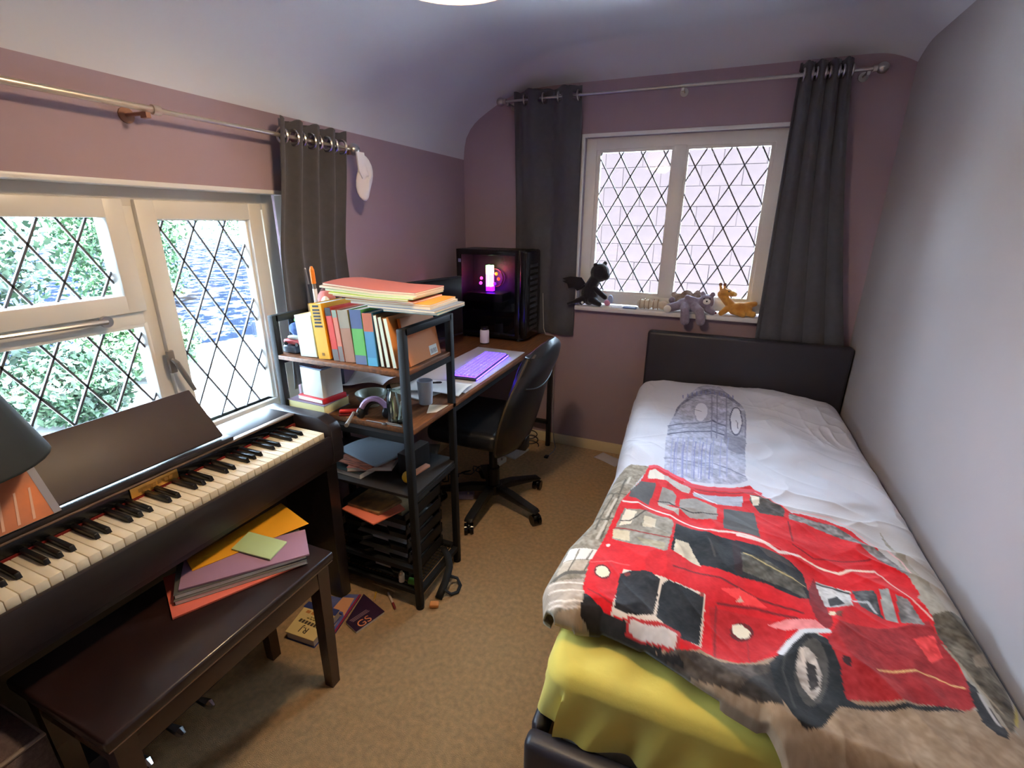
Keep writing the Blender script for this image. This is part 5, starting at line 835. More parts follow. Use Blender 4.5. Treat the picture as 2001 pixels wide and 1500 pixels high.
# tape reel, jar, tube, pens, card, bowl
t = thing('headset','dark headset with a lilac ear pad lying beside the glass jar','headset',(-1.075,1.30,on(DT)))
MB().tube([(-1.075+.045*math.cos(a),1.300+.020*math.cos(a),on(DT)+.012+.062*max(0,math.sin(a))) for a in np.linspace(0,math.pi,14)],[.010]*14,8).build('headband', M('lilac_padding',(176,140,176),.6), t)
MB().tube([(-1.070+.036*math.cos(a),1.306+.016*math.cos(a),on(DT)+.012+.048*max(0,math.sin(a))) for a in np.linspace(0,math.pi,12)],[.007]*12,8).build('inner_band', blackp, t)
for x_,y_ in ((-1.118,1.280),(-1.034,1.318)): MB().sph((x_,y_,on(DT)+.022),(.014,.024,.022)).build('ear_pad', blackp, t)
MB().tube([(-1.120,1.270,on(DT)+.018),(-1.105,1.225,.80),(-1.075,1.17,.80),(-1.045,1.12,.805)],[.004,.005,.006,.007],8).build('microphone_arm', M('grey_plastic',(120,116,112)), t)
gl = glass_mat('jar_glass',(.93,.98,.95))
t = thing('glass_jar','clear glass jar holding small sticks on the desk under the shelf','jar',(-.982,1.314,on(DT)))
MB().lathe([(.0,.0),(.036,.0),(.038,.006),(.038,.10),(.033,.112),(.033,.132),(.031,.132),(.031,.112),(.036,.098),(.036,.008),(.0,.006)],(-.982,1.314,on(DT)),24).build('glass', gl, t)
MB().tube([(-.982+.034*math.cos(a),1.314+.034*math.sin(a),on(DT)+.128) for a in np.linspace(0,2*math.pi,20,endpoint=False)],.0025,6,close=True).build('rim', gl, t)
for k_ in range(7):
    a = k_*.9; pen(f'{["cream","brown","grey","pale yellow","dark","tan","white"][k_]} stick standing inside the glass jar',(-.982+.018*math.cos(a),1.314+.018*math.sin(a),on(DT)+.0098),(-.982+.024*math.cos(a+.5),1.314+.024*math.sin(a+.5),on(DT)+.075+.01*(k_%3)),.0035,[('shaft',0,1,M(f'stick_{k_}',[(226,214,170),(120,84,60),(140,140,140),(232,220,150),(50,44,42),(190,150,110),(230,230,226)][k_],.6),1)],cat='stick',name='stick')
t = thing('ointment_tube','pale mint tube with a dark green cap beside the glass jar','tube',(-.928,1.292,on(DT)))
MB().cyl((-.928,1.292,on(DT)),(-.928,1.292,on(DT)+.048),.017,.012).build('tube', M('pale_mint',(214,240,230),.4), t); MB().cyl((-.928,1.292,on(DT)+.048),(-.928,1.292,on(DT)+.066),.011).build('cap', M('dark_green_plastic',(24,50,40),.4), t)
t = thing('beaker','frosted white plastic beaker standing behind the shelf post','cup',(-.985,1.50,on(DT)))
MB().lathe([(.0,.0),(.026,.0),(.031,.095),(.029,.095),(.025,.004),(.0,.004)],(-.985,1.50,on(DT)),24).build('beaker', M('frosted_plastic',(200,204,214),.3,trans=.3), t)
sheet_obj('index_card','cream index card lying near the front edge of the desk','card',[(-.962,1.488),(-.893,1.516),(-.897,1.432),(-.925,1.410)],on(DT),.0012,M('cream_card',(240,222,192),.8),bev=0)
t = thing('stapler','red stapler lying on the desk beside the thick book','stapler',(-1.17,1.30,on(DT)))
MB().box((-1.215,1.275,on(DT)),(-1.135,1.298,on(DT)+.008),.003,2,rot=(0,0,.6)).build('base', M('dark_red_plastic',(120,26,24),.5), t); MB().box((-1.213,1.276,on(DT)+.010),(-1.137,1.297,on(DT)+.022),.005,3,rot=(0,0,.6)).build('arm', M('stapler_red',(206,44,36),.45), t)
t = thing('bowl','pale grey-green bowl tilted on its rim at the back of the desk','bowl',(-1.165,1.40,on(DT)))
MB().lathe([(.0,.0),(.028,.0),(.030,.004),(.056,.034),(.062,.052),(.059,.052),(.052,.034),(.026,.008),(.0,.007)],(-1.165,1.40,on(DT)),28).build('bowl', M('sage_ceramic',(168,176,158),.35), t)
tag(MB().sph((-1.238,1.43,on(DT)+.021),.021).build('ball', M('mustard_rubber',(176,124,48),.7)),'mustard yellow ball lying behind the thick book','ball')
def paper_sheet(label, c, sz, rz, z, amp, seed, mat=None, group='loose papers on the desk', name='paper_sheet'):
    def f(u,v):
        x = (u-.5)*sz[0]; y = (v-.5)*sz[1]
        return (c[0]+x*math.cos(rz)-y*math.sin(rz), c[1]+x*math.sin(rz)+y*math.cos(rz), z+amp*(.5+.5*math.sin(u*5+seed)*math.cos(v*4+seed*2)))
    o = MB().grid(f,12,12).build(name, mat or paper, smooth=60, solid=.0006); return tag(o,label,'paper',group)
paper_sheet('large pale sheet of paper hanging over the back of the desk beside the carton',(-1.33,1.60),(.20,.17),.2,on(DT)+.004,.05,1)
paper_sheet('curled white paper by the front of the desk next to the keyboard',(-1.03,1.66),(.26,.15),.1,on(DT)+.0045,.014,2)
paper_sheet('white paper tucked under the curled sheet on the desk',(-1.10,1.60),(.2,.13),-.3,on(DT)+.0006,.001,3)
pen('black pen lying on the loose papers',(-1.09,1.655,on(DT)+.0215),(-1.03,1.69,on(DT)+.0215),.004,[('barrel',0,.75,blackp,1),('cap',.75,1,blackg,1.15)])
# cables near the front of the tower
t = thing('cable','grey usb cable coiled at the front edge of the desk','cable',(-1.0,1.27,on(DT)))
MB().tube([(-1.085,1.264,on(DT)+.002),(-1.04,1.264,on(DT)+.003),(-.98,1.266,on(DT)+.002),(-.935,1.265,on(DT)+.003),(-.95,1.266,on(DT)+.008),(-1.0,1.265,on(DT)+.008)],.0022,6).build('wire', M('grey_plastic',(120,116,112)), t)
MB().box((-1.012,1.256,on(DT)),(-.996,1.268,on(DT)+.006),.001).build('plug', steel, t)
# desk mat and keyboard
mat_ = MB().prism([(-1.20,1.72),(-.895,1.66),(-.905,2.375),(-1.19,2.375)],on(DT),on(DT)+.0025,bev=.0006).build('desk_mat', M('pale_grey_mat',(196,196,206),.8)); tag(mat_,'pale grey desk mat under the glowing keyboard','mat')
KZ = on(DT)+.003
kb_ = thing('keyboard','keyboard glowing violet-blue on the desk mat','keyboard',(-1.0,2.02,KZ),R(-86))
ktop = M('keyboard_case',(60,56,90),.5)
MB().box((-.22,-.068,.006),(.22,.068,.016),.004).build('case', ktop, kb_, w=False)
MB().box((-.212,-.060,.016),(.212,.060,.0168)).build('backlight', M('violet_backlight',(90,60,255),.5,emit=((92,52,255),3.4)), kb_, w=False)
for sy in (-1,1): MB().box((-.215,sy*.0685-.001,.007),(.215,sy*.0685+.001,.011)).build('edge_light', M('blue_edge_light',(60,40,255),.5,emit=((70,40,255),14)), kb_, w=False)
MB().box((-.215,-.064,0),(-.195,.064,.006)).box((.195,-.064,0),(.215,.064,.006)).build('foot', blackp, kb_, w=False)
kc = MB().box((-.0082,-.0082,0),(.0082,.0082,.007),.0015,1).mesh('key_cap', M('violet_key_cap',(150,140,230),.5,emit=((120,90,255),.5)), 30)
for r_ in range(6):
    for c2 in range(21): piece('key_cap', kc, kb_, (-.2+c2*.02, -.05+r_*.02, .0172))
# bottle
t = thing('small_bottle','small white bottle with a dark lid standing by the computer tower','bottle',(-1.197,2.475,on(DT)))
MB().lathe([(.0,.006),(.026,.006),(.027,.01),(.027,.076),(.023,.082),(.0,.082)],(-1.197,2.475,on(DT)),24).build('bottle', M('white_plastic2',(226,224,240),.4), t); MB().cyl((-1.197,2.475,on(DT)),(-1.197,2.475,on(DT)+.006),.027).build('base', blackp, t); MB().cyl((-1.197,2.475,on(DT)+.082),(-1.197,2.475,on(DT)+.098),.022).build('lid', blackp, t)
# monitor
ma = math.atan2(.32,.08)
mo = thing('monitor','black flat monitor facing the chair at the back of the desk','monitor',(-1.36,2.09,on(DT)),ma)
MB().box((-.29,-.012,.07),(.29,.012,.395),.005).build('screen_case', blackp, mo, w=False)
MB().box((-.283,-.0135,.082),(.283,-.0121,.388)).build('screen', M('dark_screen',(10,11,14),.16), mo, w=False)
MB().box((-.03,.012,.02),(.03,.03,.25),.004).build('stand_post', blackp, mo, w=False); MB().box((-.11,-.08,0),(.11,.09,.012),.006).build('stand_foot', blackp, mo, w=False)
# computer tower
pc = thing('computer_tower','black computer tower with a glass side and rainbow lights inside','computer',(-1.20,2.69,on(DT)))
PX0,PX1,PY0_,PY1_,PZ0,PZ1 = -1.425,-.975,2.575,2.80,.775,1.283
m = MB().box((PX0,PY1_-.006,PZ0),(PX1-.02,PY1_,PZ1)).box((PX0,PY0_+.004,PZ0),(PX0+.01,PY1_-.006,PZ1)).box((PX0,PY0_+.004,PZ0),(PX1-.02,PY1_-.006,PZ0+.02)).box((PX0,PY0_+.004,PZ1-.012),(PX1-.02,PY1_-.006,PZ1)); m.build('case', blackp, pc)
MB().box((PX1-.045,PY0_,PZ0),(PX1,PY1_,PZ1),.014,3).build('front_panel', blackg, pc)
m = MB()
for k_ in range(12): m.box((PX1-.001,PY0_+.05,PZ0+.05+k_*.033),(PX1+.003,PY1_-.05,PZ0+.068+k_*.033))
m.build('front_grille', M('textured_black',(44,46,50),.6,bump=(90,.8,.004)), pc)
m = MB(); frame_rect(m,'y',PY0_,PY0_+.008,PX0,PX1-.045,PZ0,PZ1,.03,.002); m.build('side_frame', blackg, pc)
MB().box((PX0+.03,PY0_+.002,PZ0+.03),(PX1-.075,PY0_+.006,PZ1-.03)).build('side_glass', glass_mat('smoked_glass',(.55,.55,.6)), pc)
MB().box((PX0+.012,PY1_-.03,PZ0+.10),(PX1-.06,PY1_-.02,PZ1-.03)).build('motherboard', M('dark_board',(28,30,34),.5,nz=(30,.4)), pc)
MB().box((PX0+.01,PY0_+.03,PZ0+.02),(PX1-.05,PY1_-.02,PZ0+.12)).build('power_cover', blackp, pc)
MB().box((PX0+.03,PY0_+.06,PZ0+.20),(PX0+.27,PY1_-.03,PZ0+.25),.004,rot=(0,.0,0)).build('graphics_card', M('card_grey',(58,54,56),.35,metal=.5), pc)
for k_ in range(2):
    x0 = PX0+.150+k_*.022
    MB().box((x0,PY0_+.09,PZ0+.285),(x0+.012,PY0_+.13,PZ0+.41)).build('light_bar', M('rgb_pink',(255,80,230),.4,emit=((255,90,240),14)), pc)
    MB().box((x0,PY0_+.0885,PZ0+.36),(x0+.012,PY0_+.1305,PZ0+.395)).build('light_bar', M('rgb_yellow',(255,230,120),.4,emit=((255,226,110),14)), pc)
    MB().box((x0,PY0_+.088,PZ0+.395),(x0+.012,PY0_+.131,PZ0+.412)).build('light_bar', M('rgb_green',(120,255,110),.4,emit=((120,255,110),10)), pc)
MB().box((PX0+.145,PY0_+.10,PZ0+.258),(PX0+.19,PY0_+.13,PZ0+.285)).build('light_bar', M('rgb_violet',(120,20,255),.4,emit=((110,20,255),9)), pc)
for (x0,z0_,cc) in ((.20,.36,(255,120,20)),(.215,.33,(255,60,10)),(.10,.33,(255,60,120)),(.095,.30,(230,60,200)),(.19,.30,(90,20,255))):
    MB().sph((PX0+x0,PY0_+.13,PZ0+z0_),.010,n=8).build('indicator_light', M('led_%d_%d'%(cc[0],cc[2]),cc,.4,emit=(cc,6)), pc)
m = MB()
for k_ in range(24):
    a = 2*math.pi*k_/24; m.tube([(PX0+.17+.055*math.cos(a),PY1_-.045,PZ0+.33+.055*math.sin(a)),(PX0+.17+.055*math.cos(a+.26),PY1_-.045,PZ0+.33+.055*math.sin(a+.26))],.004,5)
m.build('cooler_ring', M('cooler_metal',(120,90,70),.3,metal=.9), pc)
MB().box((PX0+.012,PY0_-.0008,PZ1-.075),(PX0+.030,PY0_+.0002,PZ1-.055)).build('sticker', M('pale_blue_sticker',(120,130,170),.5), pc)
for x in (PX0+.04,PX1-.06):
    for y in (PY0_+.03,PY1_-.03): MB().cyl((x,y,on(DT)),(x,y,PZ0),.014).build('foot', blackp, pc)
t = thing('power_cable','pale cable hanging beside the computer tower behind the desk end','cable',(-.95,2.81,.757))
MB().tube([(-.960,2.815,1.02),(-.955,2.815,.92),(-.948,2.815,.80),(-.935,2.816,.7635),(-.905,2.820,.7608),(-.886,2.822,.7608),(-.8785,2.823,.7565),(-.877,2.824,.735),(-.8765,2.826,.60),(-.8765,2.83,.35),(-.872,2.835,.15),(-.858,2.83,.04),(-.835,2.80,.004),(-.83,2.74,.003),(-.843,2.66,.003)],.003,6).build('wire', M('pale_grey_cable',(150,146,142),.5), t)
MB().box((-.86,2.63,0),(-.835,2.665,.010),.002).build('plug', blackp, t)
# ================================================================ office chair
chm = M('black_leatherette', (26,26,29), .36, bump=(160,.15,.002))
ch = thing('office_chair','black leatherette office chair with a tall rounded back, pulled up to the desk','chair',(-.94,2.03,0),R(0))
# local frame: the sitter faces -x
def back(side):
    def f(u,v):
        s = (u-.5)*2
        wd = np.interp(v,[0,.08,.3,.55,.68,.8,.93,1],[.17,.225,.262,.255,.225,.20,.175,.10])
        y = s*wd; z = .37+.57*v-.035*abs(s)**3*(v > .9)
        x = .165+.11*v+.05*v*v - .045*(s*s)*(1-.3*v)
        th = (.045+.02*math.exp(-((v-.82)/.13)**2))*(max(0,1-abs(s)**4))**.5*(max(0,1-(2*abs(v-.5))**8))**.5
        return (x+th*side-.02, y, z)
    return f
m = MB(); m.grid(back(.7),28,30); m.grid(back(-.9),28,30); bmesh.ops.remove_doubles(m.bm, verts=m.bm.verts, dist=.0008)
m.build('backrest', chm, ch, w=False, smooth=60)
m = MB()
seam = back(.72)
m.tube([seam(.10+.80*k_/20,.655-.05*math.sin(k_/20*math.pi)) for k_ in range(21)],.0035,6)
m.build('back_seam', blackp, ch, w=False)
for u_ in (0.0,1.0): MB().tube([back(0)(u_,v_) for v_ in np.linspace(.05,.97,24)],.006,6).build('back_piping', M('worn_brown_edge',(70,60,46),.5), ch, w=False)
MB().box((-.25,-.245,.425),(.13,.245,.515),.038,4).build('seat', chm, ch, w=False, smooth=60)
MB().box((-.14,-.12,.39),(.12,.12,.426),.01).box((.10,-.03,.36),(.19,.03,.43),.008).build('seat_mechanism', blackp, ch, w=False)
MB().cyl((0,0,.10),(0,0,.22),.034).cyl((0,0,.22),(0,0,.395),.022).build('gas_column', blackp, ch, w=False)
MB().cyl((0,0,.075),(0,0,.125),.045).build('hub', blackp, ch, w=False)
MB().tube([(.06,.13,.40),(.06,.22,.40),(.06,.25,.405)],.006).build('height_lever', blackp, ch, w=False)
for k_ in range(5):
    a = R(-18+72*k_); c,s = math.cos(a),math.sin(a)
    m = MB(); A_ = Matrix.Rotation(a,4,'Z')
    prof = [(.03,.085),(.03,.122),(.12,.116),(.285,.084),(.300,.070),(.285,.066),(.12,.080)]
    m.prism(prof,-.021,.021,A_ @ Matrix(((1,0,0,0),(0,0,1,0),(0,1,0,0),(0,0,0,1))),bev=.004)
    lg = m.build('base_leg', blackp, ch, w=False)
    m = MB(); x,y = .285*c,.285*s; q = a+1.2+k_
    d = Vector((math.cos(q),math.sin(q),0)); ctr = Vector((x,y,.0275))
    for sg in (-1,1): m.cyl(ctr+d*sg*.006,ctr+d*sg*.022,.0275,n=20)
    m.cyl((x,y,.03),(x,y,.072),.009)
    m.sph((x,y,.044),(.022,.022,.016),n=10)
    m.build('caster', blackg, ch, w=False)

# ================================================================ lower shelves of the tower
LZ = .5065
def flat(name,label,cat,corners,z0,th,mat,edge=None,group=None): return sheet_obj(name,label,cat,corners,z0,th,mat,edge,group=group)
flat('ring_binder','dark green ring binder at the bottom of the paper pile on the lower tower shelf','folder',[(-1.30,1.27),(-1.14,1.262),(-1.10,1.50),(-1.29,1.52)],LZ,.022,M('dark_teal_card',(40,52,52),.5),paper)
flat('brochure','white brochure with red print fanned out over the binder','brochure',[(-1.20,1.262),(-1.046,1.333),(-1.105,1.515),(-1.27,1.45)],LZ+.0224,.016,M('white_glossy',(224,216,206),.4,nz=(14,.2,(176,90,66))),paper)
flat('brochure','thin brochure with orange-red stripes lying on the white one','brochure',[(-1.285,1.29),(-1.12,1.272),(-1.06,1.40),(-1.25,1.48)],LZ+.0388,.005,M('striped_print',(196,110,76),.5,nz=(22,.6,(70,40,36)),stretch=(1,6,1)))
paper_sheet('grey-blue sheet draped over the pile on the lower tower shelf',(-1.175,1.415),(.24,.20),-.25,LZ+.0445,.016,4,M('blue_grey_paper',(150,158,166),.7),group='papers on the lower tower shelf')
t = thing('card_box','black box standing at the post end of the lower tower shelf','box',(-1.005,1.42,LZ))
MB().box((-1.03,1.36,LZ),(-.985,1.50,LZ+.085),.002,rot=(0,0,-.1)).build('box', M('matt_black_card',(32,30,32),.6), t); MB().box((-1.028,1.362,LZ+.085),(-.987,1.498,LZ+.0862),rot=(0,0,-.1)).build('lid_edge', M('grey_card',(112,110,108)), t)
tag(MB().sph((-.962,1.318,LZ+.023),(.023,.023,.023)).build('ball', M('yellow_rubber',(238,180,28),.6)),'bright yellow ball on the lower tower shelf','ball')
tag(MB().box((-.98,1.37,LZ),(-.955,1.455,LZ+.012),.003,rot=(0,0,-.15)).build('eraser', M('peach_rubber',(214,150,120),.7)),'peach coloured eraser bar near the edge of the lower tower shelf','eraser')

# letter trays standing in the bottom of the tower
lt = thing('letter_tray_stack','stack of black letter trays in the bottom of the desk tower','tray',(-1.10,1.40,.0868))
for k_ in range(5):
    z0 = .0875+k_*.064
    m = MB().box((-1.25,1.275,z0),(-.955,1.53,z0+.004)).box((-1.25,1.275,z0),(-1.245,1.53,z0+.045)).box((-.96,1.275,z0),(-.955,1.53,z0+.045)).box((-1.25,1.526,z0),(-.955,1.53,z0+.045)).prism([(-1.25,1.275),(-1.17,1.275),(-1.14,1.30),(-1.25,1.30)],z0,z0+.02).prism([(-.955,1.275),(-1.035,1.275),(-1.065,1.30),(-.955,1.30)],z0,z0+.02)
    m.build('tray', blackp, lt)
    for x in (-1.247,-.958):
        for y in (1.285,1.515):
            if k_ < 4: MB().box((x-.004,y-.004,z0+.040),(x+.004,y+.004,z0+.0640)).build('tray_pillar', blackp, lt)
for k_,(zz_,ww,lb) in enumerate(((.0925,.010,'bottom'),(.1565,.008,'second lowest'),(.2205,.012,'middle'),(.2845,.006,'second highest'))):
    flat('paper_pile','white papers lying in the %s black letter tray'%lb,'paper',[(-1.225,1.302+.004*k_),(-.985,1.302),(-.99,1.515),(-1.22,1.515)],zz_,ww,M('shaded_paper',(196,192,188),.8))
tz = .0875+4*.064+.0045
flat('document_folder','coral pink folder sticking out of the top letter tray','folder',[(-1.222,1.235),(-1.045,1.200),(-.995,1.33),(-1.20,1.44)],tz+.022,.006,M('coral_card',(232,124,96),.7))
flat('paper_pile','cream and grey papers under the coral folder in the top tray','paper',[(-1.222,1.312),(-1.00,1.312),(-.99,1.50),(-1.22,1.50)],tz,.0215,M('mixed_paper',(196,170,126),.8,nz=(18,.4,(140,120,92))))
flat('magazine','brown and cream magazine on the coral folder in the top tray','magazine',[(-1.215,1.262),(-1.06,1.25),(-1.03,1.36),(-1.20,1.43)],tz+.0285,.012,M('brown_print',(180,140,90),.5,nz=(24,.5,(104,90,66))))
# odds and ends at the basket
BZ = .0872
o_ = tag(MB().lathe([(.0,0),(.012,0),(.012,.032),(.006,.036),(.006,.044),(.0,.044)],(-.985,1.262,.0892),14).build('bottle', M('cream_plastic',(230,214,196),.5)),'small cream bottle at the front of the bottom basket','bottle')
t = thing('glue_bottle','green glue bottle lying at the front of the bottom basket','bottle',(-.94,1.262,BZ))
MB().cyl((-.950,1.262,BZ+.0152),(-.920,1.266,BZ+.0152),.013).build('bottle', M('leaf_green_plastic',(92,150,54),.4), t); MB().cyl((-.920,1.266,BZ+.0152),(-.912,1.267,BZ+.0152),.012,.004).build('nozzle', M('dark_green_plastic',(24,50,40)), t)
t = thing('bag_strap','black webbing strap with a loop hanging out of the bottom basket','strap',(-.87,1.42,.0))
def strap(pts, wd, nm):
    m = MB(); P_ = [Vector(p) for p in pts]; A_ = []
    for i,p in enumerate(P_):
        d = (P_[min(i+1,len(P_)-1)]-P_[max(i-1,0)]).normalized(); n_ = d.cross(Vector((.25,0,1))).normalized()
        A_.append((m.bm.verts.new(p-n_*wd/2),m.bm.verts.new(p+n_*wd/2)))
    for (a,b),(c,d) in zip(A_,A_[1:]): m.bm.faces.new((a,b,d,c))
    return m.build(nm, M('black_webbing',(24,24,26),.8), t, solid=.003)
strap([(-.938,1.50,.096),(-.920,1.482,.098),(-.898,1.462,.099),(-.880,1.445,.094),(-.864,1.425,.07),(-.852,1.37,.045),(-.851,1.335,.026),(-.853,1.312,.006)],.03,'webbing')
strap([(-.852,1.40,.05),(-.825,1.42,.03),(-.806,1.41,.008),(-.800,1.375,.005),(-.815,1.35,.010),(-.840,1.34,.03)],.014,'loop')
tag(MB().box((-.868,1.262,.0),(-.832,1.290,.018),.006,3,rot=(0,0,.4)).build('eraser', M('orange_brown_rubber',(214,138,72),.6)),'orange-brown eraser on the carpet by the tower foot','eraser')

# ================================================================ under the desk
t = thing('rucksack','dark crumpled rucksack pushed under the desk','bag',(-1.28,1.80,0))
MB().sph((-1.30,1.80,.17),(.15,.19,.17),n=20).sph((-1.24,1.74,.28),(.10,.12,.10),(0,.3,.3),n=16).build('bag', M('black_nylon',(30,30,34),.6,nz=(8,.4),bump=(14,.9,.03)), t, smooth=60)
MB().tube([(-1.17,1.74,.30),(-1.14,1.78,.22),(-1.15,1.84,.12),(-1.18,1.86,.05)],.010,6).build('strap', blackp, t)
paper_sheet('grey folder lying on top of the rucksack under the desk',(-1.20,1.765),(.17,.12),.4,.385,.010,5,M('dull_grey_folder',(112,112,110),.7),group='folders under the desk')
for k_,(lb,x,y,z0,mm) in enumerate((('violet-white plastic charger under the desk behind the chair',-1.10,2.02,0,M('lilac_plastic',(170,160,190),.4)),('white power adapter on the floor behind the chair column',-1.09,2.45,0,whitep))):
    t = thing('power_adapter',lb,'adapter',(x,y,z0))
    MB().box((x-.045,y-.025,z0),(x+.045,y+.025,z0+.036),.008,3,rot=(0,0,.35+k_)).build('body', mm, t)
    MB().cyl((x+.02,y-.012,z0+.036),(x+.02,y-.012,z0+.048),.005).build('prong', steel, t)
flat('paper_pile','white envelopes lying on the floor under the desk end','paper',[(-1.105,2.555),(-1.02,2.535),(-.985,2.70),(-1.08,2.705)],.0005,.010,M('white_envelope',(214,214,206),.7))
t = thing('cable','black coiled cable on the floor behind the chair','cable',(-.97,2.72,0))
MB().tube([(-1.0+.055*math.cos(a)*(1-.02*a),2.765+.045*math.sin(a),.006+.006*a) for a in np.linspace(0,15,60)],.0035,6).build('wire', blackp, t)
t = thing('cable','tangled dark cables on the floor under the desk beside the rucksack','cable',(-1.25,2.2,0))
MB().tube([(-1.36+.25*(k_/40)+.03*math.sin(k_*1.3),2.05+.35*(k_/40)+.04*math.cos(k_*.9),.006+.012*abs(math.sin(k_*.7))) for k_ in range(41)],.0035,6).build('wire', blackp, t)

# ================================================================ on the carpet
t = thing('novel','cream-covered novel with a blue border lying on the carpet by the bench','book',(-1.21,1.03,0))
inkb = M('ink_brown',(84,66,50),.6); navy = M('navy_cover',(60,72,136),.5)
fb = [(-1.262,.934),(-1.138,.941),(-1.150,1.090),(-1.292,1.078)]
MB().prism(fb,.0005,.003).build('back_cover', navy, t); MB().prism([(-1.260,.938),(-1.142,.945),(-1.153,1.086),(-1.289,1.075)],.003,.031).build('pages', M('violet_shadow_pages',(196,180,170),.8), t); MB().prism(fb,.031,.034).build('front_cover', M('cream_cover',(232,206,142),.5), t)
MB().prism([(-1.2915,1.053),(-1.2890,1.048),(-1.1465,1.060),(-1.1500,1.0895),(-1.2915,1.0775)],.034,.0345).build('cover_band', navy, t)
lt_ = Matrix.Translation((-1.205+1.21,.965-1.03,.0348)) @ Matrix.Rotation(R(183),4,'Z')
text('cover_lettering','R.J',.034,inkb,t,lt_)
for (x0,x1,y0,y1,mm) in ((-1.255,-1.160,.988,1.002,inkb),(-1.236,-1.196,1.010,1.015,M('ink_olive',(140,120,60),.6)),(-1.226,-1.196,1.019,1.023,M('ink_olive',(140,120,60))),(-1.262,-1.19,1.031,1.043,M('ink_orange',(206,132,70),.6))):
    n_ = 7 if mm is inkb else 3
    for k_ in range(n_):
        a = x0+(x1-x0)*k_/n_; MB().box((a,y0,.034),(a+(x1-x0)/n_*.72,y1,.0347)).build('cover_mark', mm, t)
t = thing('magazine','blue magazine with a crimson edge lying half under the novel','magazine',(-1.21,1.13,0))
bk = [(-1.300,1.098),(-1.160,1.098),(-1.105,1.005),(-1.120,1.000)]
MB().prism([(-1.292,1.095),(-1.148,1.098),(-1.128,1.012),(-1.112,1.012),(-1.150,1.205),(-1.195,1.190),(-1.208,1.160),(-1.285,1.150)],.0005,.010,bev=.0006).build('pages', M('magazine_blue',(74,86,150),.5,nz=(26,.3,(110,120,176))), t)
MB().prism([(-1.200,1.100),(-1.152,1.105),(-1.135,1.090),(-1.160,1.180),(-1.205,1.165)],.010,.0106).build('cover_figure', M('peach_print',(218,158,118),.5), t)
MB().prism([(-1.118,1.014),(-1.110,1.014),(-1.148,1.206),(-1.156,1.204)],.010,.0108).build('cover_edge', M('crimson_edge',(150,30,70),.5), t)
t = thing('revision_guide','dark purple revision guide with orange letters lying on the carpet','book',(-1.09,1.12,0))
rg = [(-1.102,1.072),(-1.043,1.049),(-1.010,1.171),(-1.128,1.205)]
rg = [(-1.108,1.070),(-1.043,1.049),(-1.006,1.169),(-1.140,1.212)]
MB().prism([(-1.106,1.071),(-1.044,1.051),(-1.008,1.168),(-1.138,1.210)],.0005,.010).build('pages', paper, t); MB().prism(rg,.010,.012).build('front_cover', M('aubergine_cover',(48,26,54),.4), t)
tm = Matrix.Translation((-1.045+1.09,1.098-1.12,.0125)) @ Matrix.Rotation(R(72),4,'Z')
text('cover_lettering','GS',.046,M('orange_ink',(236,148,96),.5),t,tm)
for k_ in range(3): MB().box((-1.088+k_*.007,1.078,.012),(-1.085+k_*.007,1.150,.0126),rot=(0,0,-.32)).build('cover_mark', M('mauve_ink',(150,120,130),.5), t)
pen('yellow pencil lying on the carpet beside the revision guide',(-1.105,1.245,.004),(-1.085,1.205,.004),.0032,[('shaft',0,.85,M('pencil_yellow',(206,160,50),.5),1),('point',.85,1,M('pencil_wood',(210,170,120),.6),.8)],cat='pencil',name='pencil')
pen('red and white pen lying on the carpet in front of the tower',(-1.058,1.262,.005),(-.985,1.205,.005),.0045,[('barrel',0,.7,M('pink_white_plastic',(216,196,184),.4),1),('grip',.7,1,M('dark_red_plastic',(120,26,24)),1.1)])
paper_sheet('white paper on the carpet by the back wall next to the bed',(-.47,2.775),(.17,.10),-.45,.001,.003,6,M('lilac_white_paper',(206,198,200),.8),group='paper on the carpet')

# ================================================================ soft toys on the window sill
SL = .9565
def blob(name, parts, mat, parent, vox=.004):
    """spheres (c, r) and capsules (p, q, r0, r1) fused into one soft body"""
    m = MB()
    for q in parts:
        if len(q) == 2 or len(q) == 3: m.sph(q[0], q[1], q[2] if len(q) == 3 else None, n=12)
        else:
            P0,P1 = Vector(q[0]),Vector(q[1])
            for k_ in range(7): a = k_/6; m.sph(P0.lerp(P1,a), q[2]*(1-a)+q[3]*a, n=10)
    o = m.build(name, mat, parent, smooth=180)
    md = o.modifiers.new('fuse','REMESH'); md.mode = 'VOXEL'; md.voxel_size = vox; md.use_smooth_shade = True
    sm = o.modifiers.new('soft','SMOOTH'); sm.factor = .5; sm.iterations = 4
    return o
plb = M('black_plush',(22,20,26),.9,bump=(220,.6,.004),sheen=.4)
t = thing('plush_toy','black winged plush toy sitting at the curtain end of the window sill','soft toy',(-.70,2.875,SL))
K_ = 1.38
def bs(p): return (-.672+(p[0]+.705)*K_, 2.868+(p[1]-2.868)*.95, SL+(p[2]-SL)*K_)
blob('body',[(bs((-.712,2.872,1.010)),(.054,.040,.072)),(bs((-.672,2.868,1.100)),(.058,.044,.054)),(bs((-.648,2.862,1.088)),(.030,.032,.028)),(bs((-.705,2.872,1.045)),bs((-.680,2.870,1.09)),.038,.034),
  (bs((-.690,2.850,1.035)),bs((-.640,2.842,1.000)),.019,.016),(bs((-.700,2.85,.985)),bs((-.662,2.845,.968)),.026,.015),(bs((-.735,2.85,.985)),bs((-.742,2.845,.970)),.026,.015),(bs((-.740,2.84,.985)),bs((-.795,2.80,.966)),.020,.008),(bs((-.690,2.85,1.132)),(.014,.008,.014)),(bs((-.655,2.885,1.138)),(.014,.008,.014))], plb, t)
W_ = Matrix(((1,0,0,0),(0,0,1,0),(0,1,0,0),(0,0,0,1)))
